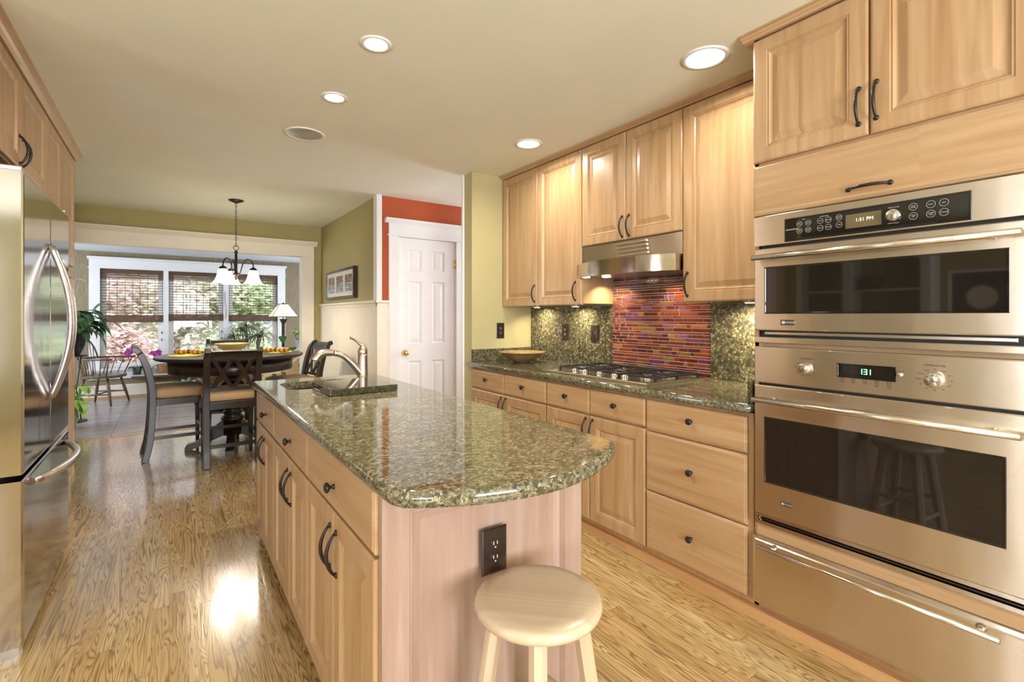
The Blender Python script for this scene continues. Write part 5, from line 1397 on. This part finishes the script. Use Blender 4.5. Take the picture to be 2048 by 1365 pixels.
b.box(-0.008, 0.008, -0.008, 0.008, 1.245, 1.50)
b.build('lamp_post', M['espresso'], t, local=True)
MB().box(-0.13, 0.13, -0.13, 0.13, 0.0, 0.03).build('lamp_base', M['espresso'], t, local=True, bevel=0.006)
d_ = bpy.data.lights.new('floor_lamp_bulb', 'POINT'); d_.energy = 6; d_.color = (1, 0.84, 0.58); d_.shadow_soft_size = 0.03
lo = bpy.data.objects.new('floor_lamp_bulb', d_); COL.objects.link(lo); lo.location = (1.615, 9.16, 1.36)

# floral armchair
t = thing('upholstered_armchair', 'beige armchair with dark leaf print in the sunroom', 'armchair', (1.72, 8.30, 0))
P = cat([(1.14, 0.10), (1.12, 0.30), (1.14, 0.405), (1.20, 0.435), (1.32, 0.455), (1.44, 0.515), (1.55, 0.625), (1.68, 0.72), (1.86, 0.80), (2.05, 0.84), (2.18, 0.80), (2.24, 0.60), (2.26, 0.10)], 4)
for y0_, y1_ in ((7.93, 8.07), (8.62, 8.76)):
    MB().prism(P, 1, y0_, y1_).build('chair_arm', M['floral'], t, bevel=0.025, seg=3)
MB().box(1.13, 2.0, 8.075, 8.615, 0.10, 0.34).build('chair_base', M['floral'], t, bevel=0.02)
MB().box(1.11, 1.98, 8.085, 8.605, 0.345, 0.47).build('seat_cushion', M['floral'], t, bevel=0.045, seg=4)
MB().prism(cat([(1.92, 0.30), (1.86, 0.60), (1.98, 0.88), (2.12, 0.95), (2.24, 0.86), (2.28, 0.40), (2.26, 0.10)], 4), 1, 8.075, 8.615).build('backrest', M['floral'], t, bevel=0.03, seg=3)
for x_ in (1.22, 2.16):
    for y_ in (7.99, 8.69): MB().lathe([(0.026, 0), (0.034, 0.10)], 12, (x_, y_, 0)).build('leg', M['brown'], t)

# side table with books and plants
t = thing('side_table', 'small brown side table behind the floral armchair', 'table', (1.98, 9.42, 0))
MB().box(1.74, 2.22, 9.22, 9.62, 0.60, 0.63).build('table_top', M['brown'], t)
for x_ in (1.77, 2.19):
    for y_ in (9.25, 9.59): MB().box(x_ - 0.02, x_ + 0.02, y_ - 0.02, y_ + 0.02, 0, 0.60).build('leg', M['brown'], t)
z = 0.6305
for lab, mt, w_, d_, h_ in (('dark red book at the bottom of the pile on the side table', 'bookred', 0.24, 0.17, 0.034), ('brown book in the middle of the pile on the side table', 'bookbrown', 0.23, 0.16, 0.030), ('red brown book on top of the pile on the side table', 'bookred', 0.21, 0.15, 0.026)):
    bk = thing('book', lab, 'book', (1.90, 9.34, z), 0.1, 'books on the side table')
    MB().box(-w_ / 2, w_ / 2, -d_ / 2, d_ / 2, 0, 0.004).box(-w_ / 2, w_ / 2, -d_ / 2, d_ / 2, h_ - 0.004, h_).box(-w_ / 2, -w_ / 2 + 0.004, -d_ / 2, d_ / 2, 0.004, h_ - 0.004).build('cover', M[mt], bk, local=True)
    MB().box(-w_ / 2 + 0.006, w_ / 2 - 0.005, -d_ / 2 + 0.005, d_ / 2 - 0.005, 0.0042, h_ - 0.0042).build('pages', M['paper'], bk, local=True)
    z += h_ + 0.0005
t = thing('bonsai', 'small bonsai tree in a pale blue pot on the book pile', 'plant', (1.92, 9.34, z))
b = MB(lambda u, v, w: (u, v, w)); vs = frus(0.0, 0.060, 0.125, 0.078); b.add(vs, [(i, (i + 1) % 4, (i + 1) % 4 + 4, i + 4) for i in range(4)] + [(3, 2, 1, 0), (4, 5, 6, 7)]).box(-0.085, 0.085, -0.085, 0.085, 0.125, 0.140)
b.build('pot', M['bluepot'], t, local=True)
MB().tube(cat([(0, 0, 0.135), (-0.05, 0, 0.17), (-0.08, 0, 0.23), (-0.02, 0, 0.28), (0.0, 0, 0.36)], 5), [0.012] * 20 + [0.006], 8).build('trunk', M['stem'], t, local=True)
b = MB(); rr = random.Random(6)
for k in range(150):
    a = rr.uniform(0, 2 * pi); r_ = 0.13 * rr.random() ** 0.5; c_ = rr.choice(((-0.04, 0, 0.30), (0.05, 0, 0.38), (0.06, 0, 0.28)))
    b.leaf((c_[0] + r_ * cos(a), c_[1] + r_ * sin(a), c_[2] + rr.uniform(-0.05, 0.07)), (cos(a), sin(a), rr.uniform(-0.3, 0.9)), (0, 0, 1), 0.05, 0.03, 0.4, 3)
b.build('leaves', M['leaf_mid'], t, local=True, recalc=False)
t = thing('arrowhead_plant', 'trailing plant with two large heart shaped leaves beside the floor lamp', 'plant', (1.62, 8.93, 0))
pot(MB(), 0.09, 0.12, 0.22).build('pot', M['terracotta'], t, local=True)
b = MB()
b.tube(cat([(0, 0, 0.2), (0.02, 0, 0.55), (-0.03, -0.02, 0.9), (-0.06, -0.03, 0.98)], 5), 0.004, 6); b.tube(cat([(0, 0, 0.2), (0.06, 0, 0.5), (0.08, -0.02, 0.80)], 5), 0.004, 6); b.tube(cat([(0, 0, 0.2), (0.1, -0.08, 0.4), (0.16, -0.1, 0.5)], 5), 0.004, 6)
b.build('stalks', M['stem'], t, local=True)
b = MB()
def heart(c, s_, tilt=0.3):
    P_ = [(0, -1.0), (0.45, -0.45), (0.75, 0.15), (0.62, 0.45), (0.25, 0.5), (0, 0.32), (-0.25, 0.5), (-0.62, 0.45), (-0.75, 0.15), (-0.45, -0.45)]
    vs = [(c[0], c[1], c[2])] + [(c[0] + x * s_, c[1] - 0.25 * s_ * abs(x) + tilt * z_ * s_, c[2] + z_ * s_) for x, z_ in P_]
    b.add(vs, [(0, 1 + i, 1 + (i + 1) % 10) for i in range(10)], True)
heart((-0.07, -0.04, 0.92), 0.085); heart((0.09, -0.03, 0.73), 0.085); heart((0.17, -0.1, 0.46), 0.07); heart((-0.1, 0, 0.4), 0.07)
b.build('heart_leaves', M['leaf_dark'], t, local=True, recalc=False)

# ---------------------------------------------------------------- garden beyond the windows
struct('ground_lawn', MB().box(-25, 30, 10.12, 60, -0.5, -0.42), M['lawn'])
def tree(label, x, y, h, leafm, seed, nleaf=2600, lsz=0.11, low=0.3):
    rr = random.Random(seed); t = thing('garden_tree', label, 'tree', (x, y, -0.42), rr.uniform(0, 6), 'garden trees beyond the windows')
    b = MB(); tips = []
    def grow(p, d, L, r, lev):
        q_ = p + d * L; m_ = (p + q_) / 2 + Vector((rr.uniform(-1, 1), rr.uniform(-1, 1), 0)) * L * 0.06
        b.tube([p, m_, q_], [r, r * 0.85, r * 0.7], 7)
        if lev >= 4: tips.append(q_); return
        if lev >= 2: tips.append(q_); tips.append(m_)
        for k in range(3 if lev < 3 else 2):
            a = rr.uniform(0, 2 * pi); sp = rr.uniform(0.5, 1.0)
            nd = (d * 0.8 + Vector((cos(a) * sp, sin(a) * sp, rr.uniform(-0.15, 0.35)))).normalized(); grow(q_, nd, L * rr.uniform(0.62, 0.82), r * 0.62, lev + 1)
    grow(Vector((0, 0, 0)), Vector((rr.uniform(-0.1, 0.1), rr.uniform(-0.1, 0.1), 1)).normalized(), h * 0.24, h * 0.024, 0)
    b.build('trunk', M['bark'], t, local=True)
    b = MB()
    for k in range(nleaf):
        if k % 3: c = rr.choice(tips) + Vector((rr.gauss(0, 1), rr.gauss(0, 1), rr.gauss(0, 0.8))) * h * 0.055
        else:
            a = rr.uniform(0, 2 * pi); r_ = rr.random() ** 0.5 * h * 0.36; c = Vector((r_ * cos(a), r_ * sin(a), h * (0.10 + 0.8 * rr.random())))
        a = rr.uniform(0, 2 * pi); u = Vector((cos(a), sin(a), rr.uniform(-0.7, 0.7))).normalized() * lsz * rr.uniform(0.5, 1); v_ = u.cross(Vector((rr.uniform(-1, 1), rr.uniform(-1, 1), 1))).normalized() * u.length * 0.6
        b.add([tuple(c - u), tuple(c + v_), tuple(c + u), tuple(c - v_)], [(0, 1, 2, 3)])
    b.build('foliage', M[leafm], t, local=True, weld=False, recalc=False)
for a in (('pink leaved tree beyond the left window', -2.1, 14.6, 4.2, 'leaves_pink', 1), ('bare limbed pale tree seen just beside the middle window', 0.15, 16.0, 4.4, 'leaves_gold', 2),
          ('pale green tree beyond the middle window', 2.1, 15.2, 4.2, 'leaves_green', 3), ('lilac toned tree beyond the right window', 4.2, 16.5, 4.4, 'leaves_lilac', 4),
          ('tall pink leaved tree farther back in the garden', -0.9, 20.5, 5.6, 'leaves_pink', 5), ('tall pale green tree farther back at the right', 5.6, 22.5, 6.0, 'leaves_green', 6),
          ('tall lilac toned tree farther back in the middle', 2.4, 21.0, 5.6, 'leaves_lilac', 7), ('gold leaved tree farther back at the left', -4.4, 20.5, 5.5, 'leaves_gold', 8)):
    tree(*a, nleaf=5200, lsz=0.13 if a[2] < 18 else 0.18)
for i, (x, mt, lab) in enumerate(((-2.9, 'leaves_green', 'low green shrub under the left garden trees'), (-0.8, 'leaves_pink', 'low pale pink shrub below the left window'), (1.3, 'leaves_green', 'low green shrub below the middle window'), (3.4, 'leaves_pink', 'low pink shrub below the right window'))):
    rr = random.Random(20 + i); t = thing('garden_shrub', lab, 'shrub', (x, 13.0 + 0.25 * (i % 2), -0.42), 0, 'garden shrubs')
    b = MB()
    for k in range(7): b.tube([(0, 0, 0), (rr.uniform(-0.5, 0.5), rr.uniform(-0.4, 0.4), rr.uniform(0.6, 1.0))], 0.015, 6)
    b.build('stems', M['bark'], t, local=True)
    b = MB()
    for k in range(2600):
        a = rr.uniform(0, 2 * pi); r_ = 0.95 * rr.random() ** 0.4; el = rr.uniform(0, pi / 2)
        c = Vector((r_ * cos(a) * cos(el), r_ * sin(a) * cos(el) * 0.8, 0.10 + 1.45 * r_ * sin(el))); a = rr.uniform(0, 2 * pi)
        u = Vector((cos(a), sin(a), rr.uniform(-0.7, 0.7))).normalized() * 0.07; v_ = u.cross(Vector((0.3, 0.2, 1))).normalized() * 0.045
        b.add([tuple(c - u), tuple(c + v_), tuple(c + u), tuple(c - v_)], [(0, 1, 2, 3)])
    b.build('foliage', M[mt], t, local=True, weld=False, recalc=False)

# ---------------------------------------------------------------- study mirrored in the oven glass
bc = thing('built_in_bookcase', 'white arched built-in bookcase across the room, mirrored in the oven glass', 'bookcase', (-3.6, 2.75, 0))
b = MB(faceX(-3.42, 1))
us = [1.92, 2.02, 2.76, 2.86, 3.44, 3.54]
for i in (0, 2, 4): b.box(us[i], us[i + 1], 0, 2.35, -0.36, 0.0)
for ua, ub in ((2.02, 2.76), (2.86, 3.44)):
    n = 16; c_ = (ua + ub) / 2; r_ = (ub - ua) / 2
    P = [(ua + (ub - ua) * i / n, 2.0 + 0.16 * sin(pi * i / n)) for i in range(n + 1)]
    vs = [(x, z, w) for w in (-0.02, 0.0) for x, z in P] + [(x, 2.36, w) for w in (-0.02, 0.0) for x, z in P]; m = n + 1
    b.add(vs, [(i, i + 1, 2 * m + i + 1, 2 * m + i) for i in range(n)] + [(m + i, m + i + 1, 3 * m + i + 1, 3 * m + i) for i in range(n)] + [(i, i + 1, m + i + 1, m + i) for i in range(n)])
b.box(1.88, 3.58, 2.35, 2.42, -0.36, 0.03)
b.build('bookcase_frame', M['white'], bc)
for ua, ub in ((2.02, 2.76), (2.86, 3.44)):
    for z in (0.75, 1.20, 1.62): MB().box(-3.78, -3.43, ua + 0.001, ub - 0.001, z, z + 0.025).build('shelf', M['white'], bc)
for lab, nm, y, z, r in (('dark pitcher on the arched bookcase shelf', 'pitcher', 2.52, 1.2255, 0.06), ('shallow brown dish on the arched bookcase shelf', 'serving_dish', 2.66, 1.2255, 0.08), ('large dark jar on the upper bookcase shelf', 'storage_jar', 2.58, 1.6455, 0.12)):
    pr_ = {'pitcher': [(0.001, 0), (0.6, 0), (1.0, 0.7), (0.7, 1.6), (0.6, 2.2), (0.75, 2.6), (0.001, 2.5)], 'serving_dish': [(0.001, 0), (0.5, 0), (1, 0.5), (1.05, 0.6), (0.9, 0.5), (0.001, 0.2)], 'storage_jar': [(0.001, 0), (0.8, 0), (1.1, 0.6), (1.0, 1.2), (0.5, 1.5), (0.001, 1.5)]}[nm]
    tag(MB().lathe([(a * r, c * r) for a, c in pr_], 24, (-3.60, y, z), cap=False).build(nm, M['ring']), lab, nm.replace('_', ' '))
pp = thing('wall_print', 'dark wall print with a pale circle, mirrored in the oven glass', 'picture', (-3.8, 1.54, 1.5))
MB(faceX(-3.799, 1)).rings(1.25, 1.84, 1.10, 1.85, [(0, 0), (0, 0.03), (0.03, 0.03), (0.03, 0.015)]).build('print_frame', M['white'], pp)
MB(faceX(-3.799, 1)).rings(1.28, 1.81, 1.13, 1.82, [(0, 0.0155), (0, 0.017)]).build('print_sheet', M['darkvoid'], pp)
MB(lambda a, c, w: (-3.7815 + w, 1.54 + a, 1.52 + c)).lathe([(0.001, 0), (0.14, 0)], 28, cap=False).build('print_circle', M['grout'], pp)
